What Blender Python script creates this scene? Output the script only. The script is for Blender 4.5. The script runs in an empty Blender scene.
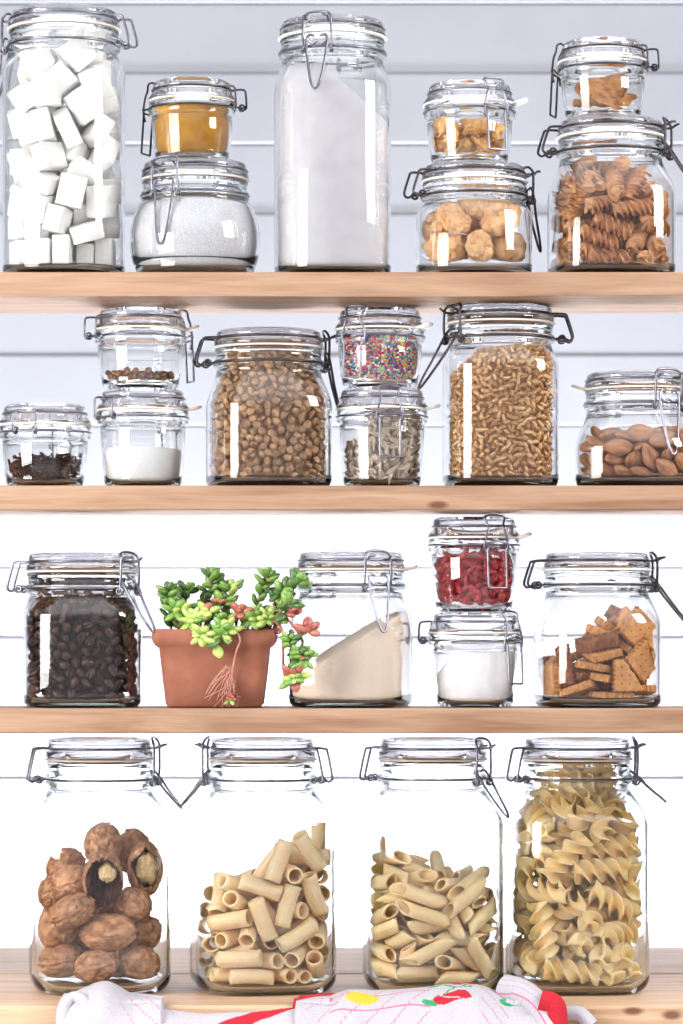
import bpy, bmesh, math, random
from mathutils import Vector, Matrix, Quaternion, Euler, noise as mnoise
R = math.radians
PI = math.pi
C = bpy.context.scene.collection

# ------------------------------------------------------------------ camera geometry (photograph 683 x 1024)
W, H = 683, 1024
F, D, HZ = 3200.0, 3.0, 640.0         # focal length in pixels, camera distance to the shelf fronts, horizon row
ZC = 1.093                            # eye height
def px(x, y, d=0.0):                  # a pixel of the photograph at depth d behind the shelf fronts
    k = (D + d) / F
    return Vector(((x - 341.5) * k, d, ZC - (y - HZ) * k))
def kk(d): return (D + d) / F

# ------------------------------------------------------------------ mesh helpers
def mesh_obj(name, verts, faces, mat=None, parent=None, smooth=True, mats=None, fmat=None):
    me = bpy.data.meshes.new(name)
    me.from_pydata([tuple(v) for v in verts], [], faces)
    if smooth:
        me.polygons.foreach_set('use_smooth', [True] * len(me.polygons))
    for m in (mats or ([mat] if mat else [])): me.materials.append(m)
    if fmat: me.polygons.foreach_set('material_index', fmat)
    me.update()
    o = bpy.data.objects.new(name, me); C.objects.link(o)
    if parent: o.parent = parent
    return o
def mesh_data(name, verts, faces, mats, fmat=None, smooth=True):
    me = bpy.data.meshes.new(name)
    me.from_pydata([tuple(v) for v in verts], [], faces)
    if smooth: me.polygons.foreach_set('use_smooth', [True] * len(me.polygons))
    for m in mats: me.materials.append(m)
    if fmat: me.polygons.foreach_set('material_index', fmat)
    me.update()
    return me
def fix_normals(o):
    bm = bmesh.new(); bm.from_mesh(o.data)
    bmesh.ops.recalc_face_normals(bm, faces=bm.faces)
    bm.to_mesh(o.data); bm.free(); return o
def tag(o, label, cat, group=None, kind=None):
    o['label'] = label; o['category'] = cat
    if group: o['group'] = group
    if kind: o['kind'] = kind
    return o
def empty(name, loc=(0, 0, 0), rz=0.0):
    o = bpy.data.objects.new(name, None); C.objects.link(o)
    o.location = loc; o.rotation_euler = (0, 0, rz); o.empty_display_size = 0.02
    return o
class MB:
    def __init__(s): s.v, s.f, s.m = [], [], []
    def add(s, v, f, mi=0):
        b = len(s.v); s.v += [Vector(p) for p in v]; s.f += [tuple(b + i for i in q) for q in f]; s.m += [mi] * len(f)
    def obj(s, name, mats, parent=None, smooth=True):
        if not isinstance(mats, (list, tuple)): mats = [mats]
        return mesh_obj(name, s.v, s.f, None, parent, smooth, mats, s.m)
    def data(s, name, mats, smooth=True):
        return mesh_data(name, s.v, s.f, mats, s.m, smooth)
def smooth_path(pts, sub=5, closed=False):
    P = [Vector(p) for p in pts]; n = len(P); out = []
    rng = range(n if closed else n - 1)
    for i in rng:
        if closed: p0, p1, p2, p3 = P[i - 1], P[i], P[(i + 1) % n], P[(i + 2) % n]
        else: p0, p1, p2, p3 = P[max(i - 1, 0)], P[i], P[i + 1], P[min(i + 2, n - 1)]
        for s in range(sub):
            t = s / sub
            out.append(0.5 * ((2 * p1) + (p2 - p0) * t + (2 * p0 - 5 * p1 + 4 * p2 - p3) * t * t + (3 * p1 - p0 - 3 * p2 + p3) * t ** 3))
    if not closed: out.append(P[-1])
    return out
def tube(mb, pts, r, seg=8, closed=False, mi=0):
    P = [Vector(p) for p in pts]; n = len(P)
    rad = r if callable(r) else (lambda t: r)
    def tan(i):
        if closed: return (P[(i + 1) % n] - P[i - 1]).normalized()
        return (P[min(i + 1, n - 1)] - P[max(i - 1, 0)]).normalized()
    t0 = tan(0); a = Vector((0, 0, 1)) if abs(t0.z) < .9 else Vector((1, 0, 0))
    nrm = t0.cross(a).normalized(); v, f = [], []
    for i in range(n):
        t = tan(i)
        nrm = (nrm - t * nrm.dot(t)).normalized(); b = t.cross(nrm)
        rr = rad(i / max(1, n - 1))
        for k in range(seg):
            an = 2 * PI * k / seg
            v.append(P[i] + (nrm * math.cos(an) + b * math.sin(an)) * rr)
    m = n if closed else n - 1
    for i in range(m):
        for k in range(seg):
            a0, a1 = i * seg + k, i * seg + (k + 1) % seg
            b0, b1 = ((i + 1) % n) * seg + k, ((i + 1) % n) * seg + (k + 1) % seg
            f.append((a0, b0, b1, a1) if False else (a0, a1, b1, b0))
    if not closed:
        f.append(tuple(range(seg))[::-1]); f.append(tuple((n - 1) * seg + k for k in range(seg)))
    mb.add(v, f, mi)
def superr(phi, n):
    return 1.0 / (abs(math.cos(phi)) ** n + abs(math.sin(phi)) ** n) ** (1.0 / n)
def support(n, psi):
    return max(superr(p * PI / 180, n) * math.cos(p * PI / 180 + psi) for p in range(0, 360, 2))
def lathe(mb, prof, seg=64, yaw=0.0, mi=0, closed_loop=False):
    """prof: (radius, z[, n]) rows; a row of radius 0 is a pole."""
    rows, v, f = [], [], []
    for p in prof:
        r, z = p[0], p[1]; n = p[2] if len(p) > 2 else 2.0
        if r < 1e-7:
            rows.append([len(v)]); v.append(Vector((0, 0, z)))
        else:
            row = []
            for k in range(seg):
                a = 2 * PI * k / seg; q = r * (superr(a, n) if n > 2.001 else 1.0)
                row.append(len(v)); v.append(Vector((q * math.cos(a + yaw), q * math.sin(a + yaw), z)))
            rows.append(row)
    pairs = list(zip(rows, rows[1:])) + ([(rows[-1], rows[0])] if closed_loop else [])
    for A, B in pairs:
        for k in range(seg):
            k2 = (k + 1) % seg
            if len(A) == 1 and len(B) == 1: continue
            if len(A) == 1: f.append((A[0], B[k2], B[k]))
            elif len(B) == 1: f.append((A[k], A[k2], B[0]))
            else: f.append((A[k], A[k2], B[k2], B[k]))
    mb.add(v, f, mi)
def rbox(mb, c, s, bev=0.0, mi=0, rot=None):
    bm = bmesh.new(); bmesh.ops.create_cube(bm, size=1.0)
    bmesh.ops.scale(bm, vec=s, verts=bm.verts)
    if bev: bmesh.ops.bevel(bm, geom=list(bm.edges), offset=bev, segments=3, profile=.5, affect='EDGES')
    if rot: bmesh.ops.rotate(bm, cent=(0, 0, 0), matrix=rot, verts=bm.verts)
    bmesh.ops.translate(bm, vec=c, verts=bm.verts)
    bm.verts.index_update()
    mb.add([v.co.copy() for v in bm.verts], [[v.index for v in f.verts] for f in bm.faces], mi); bm.free()
def ball(mb, c, r, sx=1, sy=1, sz=1, sub=3, mi=0, disp=None, rot=None):
    bm = bmesh.new(); bmesh.ops.create_icosphere(bm, subdivisions=sub, radius=1.0)
    V = []
    for v in bm.verts:
        p = v.co.copy(); q = p * (1 + (disp(p) if disp else 0))
        q = Vector((q.x * sx, q.y * sy, q.z * sz)) * r
        if rot: q = rot @ q
        V.append(q + Vector(c))
    bm.verts.index_update()
    mb.add(V, [[v.index for v in f.verts] for f in bm.faces], mi); bm.free()

# ------------------------------------------------------------------ materials
def sock(n, *names):
    for k in names:
        if k in n.inputs: return n.inputs[k]
def new_mat(name):
    m = bpy.data.materials.new(name); m.use_nodes = True
    nt = m.node_tree
    return m, nt, nt.nodes['Principled BSDF']
def srgb(r, g, b):
    f = lambda c: (c / 255 / 12.92) if c / 255 <= .04045 else ((c / 255 + .055) / 1.055) ** 2.4
    return (f(r), f(g), f(b), 1)
def simple(name, c1, c2=None, scale=60, rough=.6, bump=0.0, bscale=None, metal=0.0, detail=4, vary=0.0, sss=0.0, spec=None, stretch=None, coat=0):
    m, nt, b = new_mat(name); N, L = nt.nodes, nt.links
    b.inputs['Roughness'].default_value = rough; b.inputs['Metallic'].default_value = metal
    if spec is not None: b.inputs['Specular IOR Level'].default_value = spec
    if coat: b.inputs['Coat Weight'].default_value = coat
    if sss:
        b.inputs['Subsurface Weight'].default_value = sss; b.inputs['Subsurface Radius'].default_value = (.008, .006, .0035)
        b.inputs['Subsurface Scale'].default_value = 1.0
    tc = N.new('ShaderNodeTexCoord'); mp = N.new('ShaderNodeMapping'); L.new(tc.outputs['Object'], mp.inputs[0])
    if stretch: mp.inputs['Scale'].default_value = stretch
    oi = N.new('ShaderNodeObjectInfo')
    mul = N.new('ShaderNodeVectorMath'); mul.operation = 'SCALE'; mul.inputs[0].default_value = (3, 5, 7); L.new(oi.outputs['Random'], mul.inputs['Scale'])
    L.new(mul.outputs[0], mp.inputs['Location'])
    nz = N.new('ShaderNodeTexNoise'); nz.inputs['Scale'].default_value = scale; nz.inputs['Detail'].default_value = detail
    L.new(mp.outputs[0], nz.inputs['Vector'])
    rp = N.new('ShaderNodeValToRGB'); rp.color_ramp.elements[0].position = .32; rp.color_ramp.elements[1].position = .68
    rp.color_ramp.elements[0].color = c1; rp.color_ramp.elements[1].color = c2 or c1
    L.new(nz.outputs['Fac'], rp.inputs[0])
    out = rp.outputs[0]
    if vary:
        hs = N.new('ShaderNodeHueSaturation'); mr = N.new('ShaderNodeMapRange')
        mr.inputs['To Min'].default_value = 1 - vary; mr.inputs['To Max'].default_value = 1 + vary
        L.new(oi.outputs['Random'], mr.inputs['Value']); L.new(mr.outputs[0], hs.inputs['Value']); L.new(out, hs.inputs['Color']); out = hs.outputs[0]
    L.new(out, b.inputs['Base Color'])
    if bump:
        nb = N.new('ShaderNodeTexNoise'); nb.inputs['Scale'].default_value = bscale or scale; nb.inputs['Detail'].default_value = 6
        L.new(mp.outputs[0], nb.inputs['Vector'])
        bp = N.new('ShaderNodeBump'); bp.inputs['Strength'].default_value = bump; bp.inputs['Distance'].default_value = .002
        L.new(nb.outputs['Fac'], bp.inputs['Height']); L.new(bp.outputs[0], b.inputs['Normal'])
    return m
def glass_mat(name, tint=(.996, .999, .997, 1), rough=0.0, ab=(.62, .68, .66, 1), den=24):
    m, nt, b = new_mat(name)
    b.inputs['Base Color'].default_value = tint; b.inputs['Roughness'].default_value = rough
    b.inputs['Transmission Weight'].default_value = 1.0; b.inputs['IOR'].default_value = 1.47
    va = nt.nodes.new('ShaderNodeVolumeAbsorption'); va.inputs['Color'].default_value = ab; va.inputs['Density'].default_value = den
    nt.links.new(va.outputs[0], nt.nodes['Material Output'].inputs['Volume'])
    return m
def wood_mat(name, base, dark, pale, knots=(), grain=1.0, seed=0.0):
    m, nt, b = new_mat(name); N, L = nt.nodes, nt.links
    b.inputs['Roughness'].default_value = .55; b.inputs['Specular IOR Level'].default_value = .3
    tc = N.new('ShaderNodeTexCoord'); mp = N.new('ShaderNodeMapping'); L.new(tc.outputs['Object'], mp.inputs[0])
    mp.inputs['Scale'].default_value = (1.2, 14, 14); mp.inputs['Location'].default_value = (seed, seed * 2.3, seed * .7)
    nz = N.new('ShaderNodeTexNoise'); nz.inputs['Scale'].default_value = 5 * grain; nz.inputs['Detail'].default_value = 8; nz.inputs['Distortion'].default_value = .6
    L.new(mp.outputs[0], nz.inputs['Vector'])
    rp = N.new('ShaderNodeValToRGB'); e = rp.color_ramp.elements
    e[0].position, e[0].color = .30, dark; e[1].position, e[1].color = .72, pale
    q = e.new(.48); q.color = base
    L.new(nz.outputs['Fac'], rp.inputs[0])
    mp2 = N.new('ShaderNodeMapping'); L.new(tc.outputs['Object'], mp2.inputs[0]); mp2.inputs['Scale'].default_value = (8, 260, 260)
    n2 = N.new('ShaderNodeTexNoise'); n2.inputs['Scale'].default_value = 3; n2.inputs['Detail'].default_value = 4; L.new(mp2.outputs[0], n2.inputs['Vector'])
    mx = N.new('ShaderNodeMixRGB'); mx.blend_type = 'SOFT_LIGHT'; mx.inputs[0].default_value = .35
    L.new(rp.outputs[0], mx.inputs[1]); L.new(n2.outputs['Fac'], mx.inputs[2]); out = mx.outputs[0]
    for (kx, ky, kz, kr, st) in knots:
        sb = N.new('ShaderNodeVectorMath'); sb.operation = 'SUBTRACT'; sb.inputs[1].default_value = (kx, ky, kz); L.new(tc.outputs['Object'], sb.inputs[0])
        sc = N.new('ShaderNodeVectorMath'); sc.operation = 'MULTIPLY'; sc.inputs[1].default_value = (st, 1, 1.5); L.new(sb.outputs[0], sc.inputs[0])
        ln = N.new('ShaderNodeVectorMath'); ln.operation = 'LENGTH'; L.new(sc.outputs[0], ln.inputs[0])
        mr = N.new('ShaderNodeMapRange'); mr.inputs['From Min'].default_value = kr * .55; mr.inputs['From Max'].default_value = kr * 1.25
        mr.inputs['To Min'].default_value = .85; mr.inputs['To Max'].default_value = 0; L.new(ln.outputs['Value'], mr.inputs['Value'])
        mk = N.new('ShaderNodeMixRGB'); mk.inputs[2].default_value = srgb(88, 45, 30); L.new(mr.outputs[0], mk.inputs[0]); L.new(out, mk.inputs[1]); out = mk.outputs[0]
    L.new(out, b.inputs['Base Color'])
    bp = N.new('ShaderNodeBump'); bp.inputs['Strength'].default_value = .15; bp.inputs['Distance'].default_value = .001
    L.new(n2.outputs['Fac'], bp.inputs['Height']); L.new(bp.outputs[0], b.inputs['Normal'])
    return m

M = {}
def build_materials():
    M['glass'] = glass_mat('clear_glass')
    M['lidglass'] = glass_mat('lid_glass', (.99, .99, .99, 1), 0.0, (.72, .71, .73, 1), 18)
    M['steel'] = simple('steel_wire', srgb(100, 100, 110), srgb(130, 130, 140), 200, .3, metal=1.0)
    M['darksteel'] = simple('dark_wire', srgb(58, 54, 58), srgb(86, 82, 84), 200, .38, metal=1.0)
    M['rubber'] = simple('gasket_rubber', srgb(206, 194, 186), srgb(220, 208, 200), 60, .5, sss=.2)
    M['rubberw'] = simple('pale_gasket_rubber', srgb(232, 226, 222), srgb(240, 236, 232), 60, .5, sss=.2)
    M['wall'] = simple('white_wall_paint', srgb(137, 140, 150), srgb(143, 146, 155), 8, .55, bump=.04, bscale=120)

# ------------------------------------------------------------------ jars
Z1, Z2, Z3, Z0 = px(0, 272).z, px(0, 485.5).z, px(0, 708.5).z, 0.75
TH = 0.0232
DEP = 0.122
class Jar: pass
def lerp_prof(prof, z):
    for a, b in zip(prof, prof[1:]):
        if a[1] <= z <= b[1] and b[1] > a[1]:
            t = (z - a[1]) / (b[1] - a[1])
            return a[0] + (b[0] - a[0]) * t, a[2] + (b[2] - a[2]) * t
    return (prof[0][0], prof[0][2]) if z < prof[0][1] else (prof[-1][0], prof[-1][2])
def jar_shape(cx, ztop, zbase, r, hw, ysh=None, n=2.0, yaw=0.0, d=.064, small=False, nh=33.0, bulge=None, foot=9.0, neck_drop=None):
    """pixel measures -> a Jar with its profiles in metres, local to the base centre. ztop is a pixel row or a height."""
    j = Jar(); k = kk(d); j.d = d
    ztop -= 1.6
    base = zbase; top = px(0, ztop, d + (.9 * r * k if ztop > HZ else -.9 * r * k)).z
    j.loc = Vector(((cx - 341.5) * k, d, base)); j.h = top - base; j.R = r * k; Rr = j.R
    j.small = small; j.yaw = R(yaw)
    hwm = hw * k / (support(n, j.yaw) if n > 2 else 1.0); j.n = n; h = j.h
    t = (.0036 if d > .1 else .0027) if not small else .0022
    fo = foot * k
    if small:
        s = 1.0; j.zu, j.zl = h - .0085, h - .0265; j.zrim = h - .0205
        neck = [(.985 * Rr, h - .0235), (.965 * Rr, h - .0245), (.965 * Rr, h - .0285), (.99 * Rr, h - .0295), (.985 * Rr, h - .0315), (.935 * Rr, h - .0335)]
        zn = h - .0335; rn = .935 * Rr
        body = [(hwm, zn - .006), (hwm * .985, zn - (zn) * .35), (hwm * .95, zn * .32), (hwm * .915, fo * 1.2)]
        bodyr = hwm * .915
    else:
        s = nh * k / .0385; j.zu, j.zl = h - .0095 * s, h - .0385 * s; j.zrim = h - .0225 * s
        neck = [(.985 * Rr, h - .024 * s), (.962 * Rr, h - .0255 * s), (.962 * Rr, h - .0335 * s), (1.0 * Rr, h - .035 * s), (1.0 * Rr, h - .0365 * s), (.965 * Rr, h - .0385 * s), (1.0 * Rr, h - .0405 * s), (1.0 * Rr, h - .0425 * s), (.945 * Rr, h - .0455 * s)]
        zn = h - .0455 * s; rn = .945 * Rr
        zsh = px(0, ysh, d).z - base
        body = []
        for i in range(1, 9):
            u = i / 8; w = math.sin(u * PI / 2)
            zz = zn + (zsh - zn) * (1 - math.cos(u * PI / 2) * (1 - .25 * u) if False else u)
            e = .5 - .5 * math.cos(PI * u ** .85)
            body.append((rn + (hwm - rn) * e, zz, 2 + (n - 2) * e))
        bodyr = hwm
        if bulge:
            body = [(hwm * a, base * 0 + zn * b, n) for a, b in bulge]; bodyr = body[-1][0]
    # bottom
    zb = body[-1][1]
    fr = min(fo, zb * .9)
    bott = []
    for i in range(1, 8):
        a = i / 7 * PI / 2
        bott.append((bodyr - fo * .85 * (1 - math.cos(a)) , fr * (1 - math.sin(a)), n))
    outer = [(p[0], p[1], 2.0 if len(p) < 3 else p[2]) for p in neck]
    ob = [(p[0], p[1], (p[2] if len(p) > 2 else n)) for p in body]
    if ob[-1][1] > fr + 1e-5: ob.append((bodyr, fr, n))
    bott = [b for b in bott]
    outer += ob + bott
    rb = bott[-1][0]
    outer += [(rb * .9, .0006, n), (rb * .6, .0014, n), (0, .0016, n)]
    # inner: offset inwards
    tb = .0058 if not small else .0046
    inner = [(.86 * Rr, j.zrim, 2.0), (.86 * Rr, zn, 2.0)]
    for p in ob:
        rr = p[0] - t; inner.append((min(rr, max(rr, .86 * Rr)), p[1], p[2]))
    fi = fo * .8
    inner = [q for q in inner if q[1] > tb + fi]
    ri = bodyr - t
    inner.append((ri, tb + fi, n))
    for i in range(1, 7):
        a = i / 6 * PI / 2
        inner.append((ri - fi * (1 - math.cos(a)), tb + fi * (1 - math.sin(a)), n))
    inner.append((ri * .5, tb, n)); inner.append((0, tb, n))
    rim = [(.90 * Rr, j.zrim + .0009, 2.0), (.96 * Rr, j.zrim + .0009, 2.0), (.985 * Rr, j.zrim, 2.0)]
    j.outer = outer; j.inner = sorted([q for q in inner[:-2]], key=lambda q: q[1])   # ascending z, for filling
    j.full = inner[::-1] + rim + outer
    j.tb = tb; j.zn = zn; j.s = s
    return j
def jar_r(j, z, a, gap=0.0):           # inner wall radius at height z in direction a (local to the jar, world-aligned)
    r, n = lerp_prof(j.inner, z)
    return max(0.0005, (r - gap)) * (superr(a - j.yaw, n) if n > 2.001 else 1.0)
def build_jar(j, label, group, clasp, lever=(20, .045), wire='steel', hinge=None, tab=None, rubber='rubber', name='glass_jar', lever_w=1.0):
    root = empty(name, j.loc); tag(root, label, 'jar', group)
    Rr, h, s = j.R, j.h, j.s
    mb = MB(); lathe(mb, j.full, 72, j.yaw); fix_normals(mb.obj('jar_body', M['glass'], root))
    # lid
    mb = MB()
    if j.small:
        lp = [(0, h - .0035), (.70 * Rr, h - .0035), (.76 * Rr, h - .001), (.80 * Rr, h), (.85 * Rr, h - .0006), (.885 * Rr, h - .003), (.895 * Rr, h - .0068), (.875 * Rr, h - .0085), (.905 * Rr, h - .0105), (.985 * Rr, h - .0155), (1.0 * Rr, h - .0165), (.995 * Rr, h - .0183), (.84 * Rr, h - .0184), (.82 * Rr, h - .022), (.76 * Rr, h - .022), (.74 * Rr, h - .012), (.62 * Rr, h - .0085), (0, h - .0085)]
    else:
        lp = [(0, h - .0035 * s), (.74 * Rr, h - .0035 * s), (.80 * Rr, h - .0015 * s), (.85 * Rr, h - .0002), (.90 * Rr, h - .0003), (.94 * Rr, h - .002 * s), (.955 * Rr, h - .0075 * s), (.93 * Rr, h - .0095 * s), (.955 * Rr, h - .0115 * s), (.99 * Rr, h - .013 * s), (.995 * Rr, h - .0175 * s), (.98 * Rr, h - .019 * s), (.84 * Rr, h - .0192 * s), (.82 * Rr, h - .024 * s), (.76 * Rr, h - .024 * s), (.74 * Rr, h - .011 * s), (.66 * Rr, h - .0085 * s), (0, h - .0085 * s)]
    lathe(mb, lp, 72); fix_normals(mb.obj('lid', M['lidglass'], root))
    # rubber ring with its pull tab
    zg = (h - .0194) if j.small else (h - .0202 * s)
    mb = MB(); g = .0009
    lathe(mb, [(.865 * Rr, zg - g), (.865 * Rr, zg + g), (1.0 * Rr, zg + g), (1.025 * Rr, zg), (1.0 * Rr, zg - g)], 64, closed_loop=True)
    seal = fix_normals(mb.obj('rubber_seal', M[rubber], root))
    if tab is not None:
        mb = MB(); a = R(tab); u = Vector((math.sin(a), -math.cos(a), 0)); w = Vector((-u.y, u.x, 0)); zz = Vector((0, 0, zg))
        tw = .0085; L0, L1 = Rr * .985, Rr * 1.0 + .012
        up = Vector((0, 0, .002)); q = []
        for (l, ww, zo) in ((L0, tw, 0), ((L0 + L1) / 2, tw * .9, .0012), (L1, tw * .6, .0036)):
            for sg in (-1, 1):
                for e in (-g * 1.3, g * 1.3): q.append(zz + u * l + w * ww * sg + Vector((0, 0, zo + e)))
        fs = []
        for i in (0, 4):
            fs += [(i, i + 2, i + 6, i + 4), (i + 1, i + 5, i + 7, i + 3), (i, i + 4, i + 5, i + 1), (i + 2, i + 3, i + 7, i + 6)]
        fs += [(8, 10, 11, 9), (0, 1, 3, 2)]
        mb.add(q, fs); fix_normals(mb.obj('pull_tab', M[rubber], seal))
    wr = .00124 if not j.small else .00104
    WM = M[wire]
    ru = (.945 * Rr if not j.small else .89 * Rr) + wr * .9; rl = (.975 * Rr if not j.small else .972 * Rr) + wr * .9
    def ring(nm, rr, z):
        mb = MB(); tube(mb, [(rr * math.cos(2 * PI * i / 64), rr * math.sin(2 * PI * i / 64), z) for i in range(64)], wr, 8, True); return mb.obj(nm, WM, root)
    ring('lid_wire', ru, j.zu); ring('neck_wire', rl, j.zl)
    def frame(a):
        a = R(a); u = Vector((math.sin(a), -math.cos(a), 0)); w = Vector((math.cos(a), math.sin(a), 0))
        return lambda t, rho, z: u * rho + w * t + Vector((0, 0, z))
    # clasp
    P = frame(clasp); cw = .0135 if not j.small else .0105
    R1 = Rr * 1.0 + .0035; zu, zl = j.zu, j.zl
    mb = MB()
    if not j.small:
        zt = h - .0005
        pts = [P(-cw, R1 - .001, zl - .005), P(-cw * 1.05, R1 + .0005, zl + .006), P(-cw, R1 + .0008, zu - .002), P(-cw * .98, R1, zt - .004), P(-cw * .7, R1 - .0022, zt), P(0, R1 - .003, zt + .0012), P(cw * .7, R1 - .0022, zt), P(cw * .98, R1, zt - .004), P(cw, R1 + .0008, zu - .002), P(cw * 1.05, R1 + .0005, zl + .006), P(cw, R1 - .001, zl - .005)]
        tube(mb, smooth_path(pts, 4), wr, 8)
        for sg in (-1, 1):      # the lid wire's ends hook outwards over the frame
            tube(mb, smooth_path([P(sg * cw * .72, ru * .985, zu), P(sg * cw * .78, R1 + .001, zu + .0005), P(sg * cw * .8, R1 + .006, zu + .003), P(sg * cw * .55, R1 + .009, zu + .0035)], 4), wr, 6)
            c = P(sg * cw * 1.0, R1 - .0005, zl - .003)      # coil round the pivot
            tube(mb, [c + P(0, .0032 * math.cos(b), .0032 * math.sin(b)) + P(sg * .0016 * b / (2 * PI) - sg * .0016, 0, 0) for b in [i * PI / 6 for i in range(25)]], wr * .9, 6)
    else:
        zt = h - .0015; ry = R1 - .002
        pts = [P(-cw * 1.05, R1 - .001, zl - .0105), P(-cw * 1.2, R1, zl - .004), P(-cw * 1.1, R1 + .0004, zl + .004), P(-cw * .8, R1, zu - .004), P(-cw * .8, ry, zu + .001), P(-cw * 1.0, ry - .002, zt), P(-cw * .7, ry - .004, zt + .0022), P(0, ry - .0044, zt + .0026), P(cw * .7, ry - .004, zt + .0022), P(cw * 1.0, ry - .002, zt), P(cw * .8, ry, zu + .001), P(cw * .8, R1, zu - .004), P(cw * 1.1, R1 + .0004, zl + .004), P(cw * 1.2, R1, zl - .004), P(cw * 1.05, R1 - .001, zl - .0105)]
        tube(mb, smooth_path(pts, 4), wr, 8)
        tube(mb, smooth_path([P(-cw * 1.1, R1 + .0015, zl + .001), P(-cw * .5, R1 + .002, zl + .002), P(0, R1 + .002, zl + .0035), P(cw * .5, R1 + .002, zl + .002), P(cw * 1.1, R1 + .0015, zl + .001)], 4), wr, 6)
    cl = mb.obj('clasp', WM, root)
    # lever
    ang, Lg = R(lever[0]), lever[1]
    mb = MB()
    zp = zl + .0005 if not j.small else zl - .002
    def LV(t, l, o=0.0): return P(t, R1 + .0012 + math.sin(ang) * l + o * math.cos(ang), zp - math.cos(ang) * l + o * math.sin(ang))
    if not j.small:
        lw = cw * .74
        pts = [LV(-lw * .3, -.0085, .0), LV(-lw * .75, -.0095, .001), LV(-lw * 1.0, -.005, .0012), LV(-lw * .98, .004, .001), LV(-lw * .80, Lg * .4), LV(-lw * .56, Lg * .75), LV(-lw * .30, Lg * .96), LV(0, Lg * 1.03), LV(lw * .30, Lg * .96), LV(lw * .56, Lg * .75), LV(lw * .80, Lg * .4), LV(lw * .98, .004, .001), LV(lw * 1.0, -.005, .0012), LV(lw * .75, -.0095, .001), LV(lw * .3, -.0085, 0)]
        tube(mb, smooth_path(pts, 4), wr, 8)
        tube(mb, smooth_path([LV(-lw * .95, -.003, .001), LV(-lw * .5, .0005, .0004), LV(0, -.0022, .0004), LV(lw * .5, .0005, .0004), LV(lw * .95, -.003, .001)], 4), wr * .9, 6)
    else:
        lw = cw * .93
        pts = [LV(-lw, 0), LV(-lw * .99, Lg * .5), LV(-lw * .98, Lg * .93), LV(-lw * .85, Lg), LV(0, Lg), LV(lw * .85, Lg), LV(lw * .98, Lg * .93), LV(lw * .99, Lg * .5), LV(lw, 0)]
        tube(mb, smooth_path(pts, 4), wr, 8)
        tube(mb, [LV(-lw * 1.0, 0), LV(lw * 1.0, 0)], wr, 6)
    mb.obj('lever', WM, cl)
    # hinge on the other side
    P = frame(hinge if hinge is not None else clasp + 180); hw_ = .012 if not j.small else .0125
    mb = MB(); o1 = Rr + .0098; o2 = Rr + .0168
    if j.small: o1 = Rr + .0075; o2 = Rr + .0105
    for sg in (-1, 1):
        pts = [P(sg * hw_ * 1.1, ru * .965, zu), P(sg * hw_, ru + .004, zu + .0002), P(sg * hw_ * .96, o1, zu - .0005), P(sg * hw_ * .94, o1 + .0022, zu - .004), P(sg * hw_ * .93, o2, zl + .004), P(sg * hw_ * .93, o2 - .0002, zl - .0002), P(sg * hw_ * .85, o2 - .003, zl - .0022), P(sg * hw_ * .8, o2 - .0065, zl - .0005)]
        tube(mb, smooth_path(pts, 4), wr, 8)
        c = P(sg * hw_ * .78, Rr + .0068, zl - .0002)
        tube(mb, [c + P(sg * .0012 * (b / (2 * PI) - 1), .0030 * math.cos(b), .0030 * math.sin(b)) for b in [i * PI / 6 for i in range(25)]], wr * .9, 6)
        tube(mb, smooth_path([P(sg * hw_ * .5, rl * .99, zl), P(sg * hw_ * .62, Rr + .004, zl), P(sg * hw_ * .78, Rr + .0098, zl)], 4), wr * .9, 6)
    tube(mb, smooth_path([P(-hw_ * .8, Rr + .0068, zl - .0002), P(-hw_ * .3, Rr + .0072, zl - .0012), P(hw_ * .3, Rr + .0072, zl - .0012), P(hw_ * .8, Rr + .0068, zl - .0002)], 4), wr * .9, 6)
    mb.obj('hinge_wire', WM, root)
    return root

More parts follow.
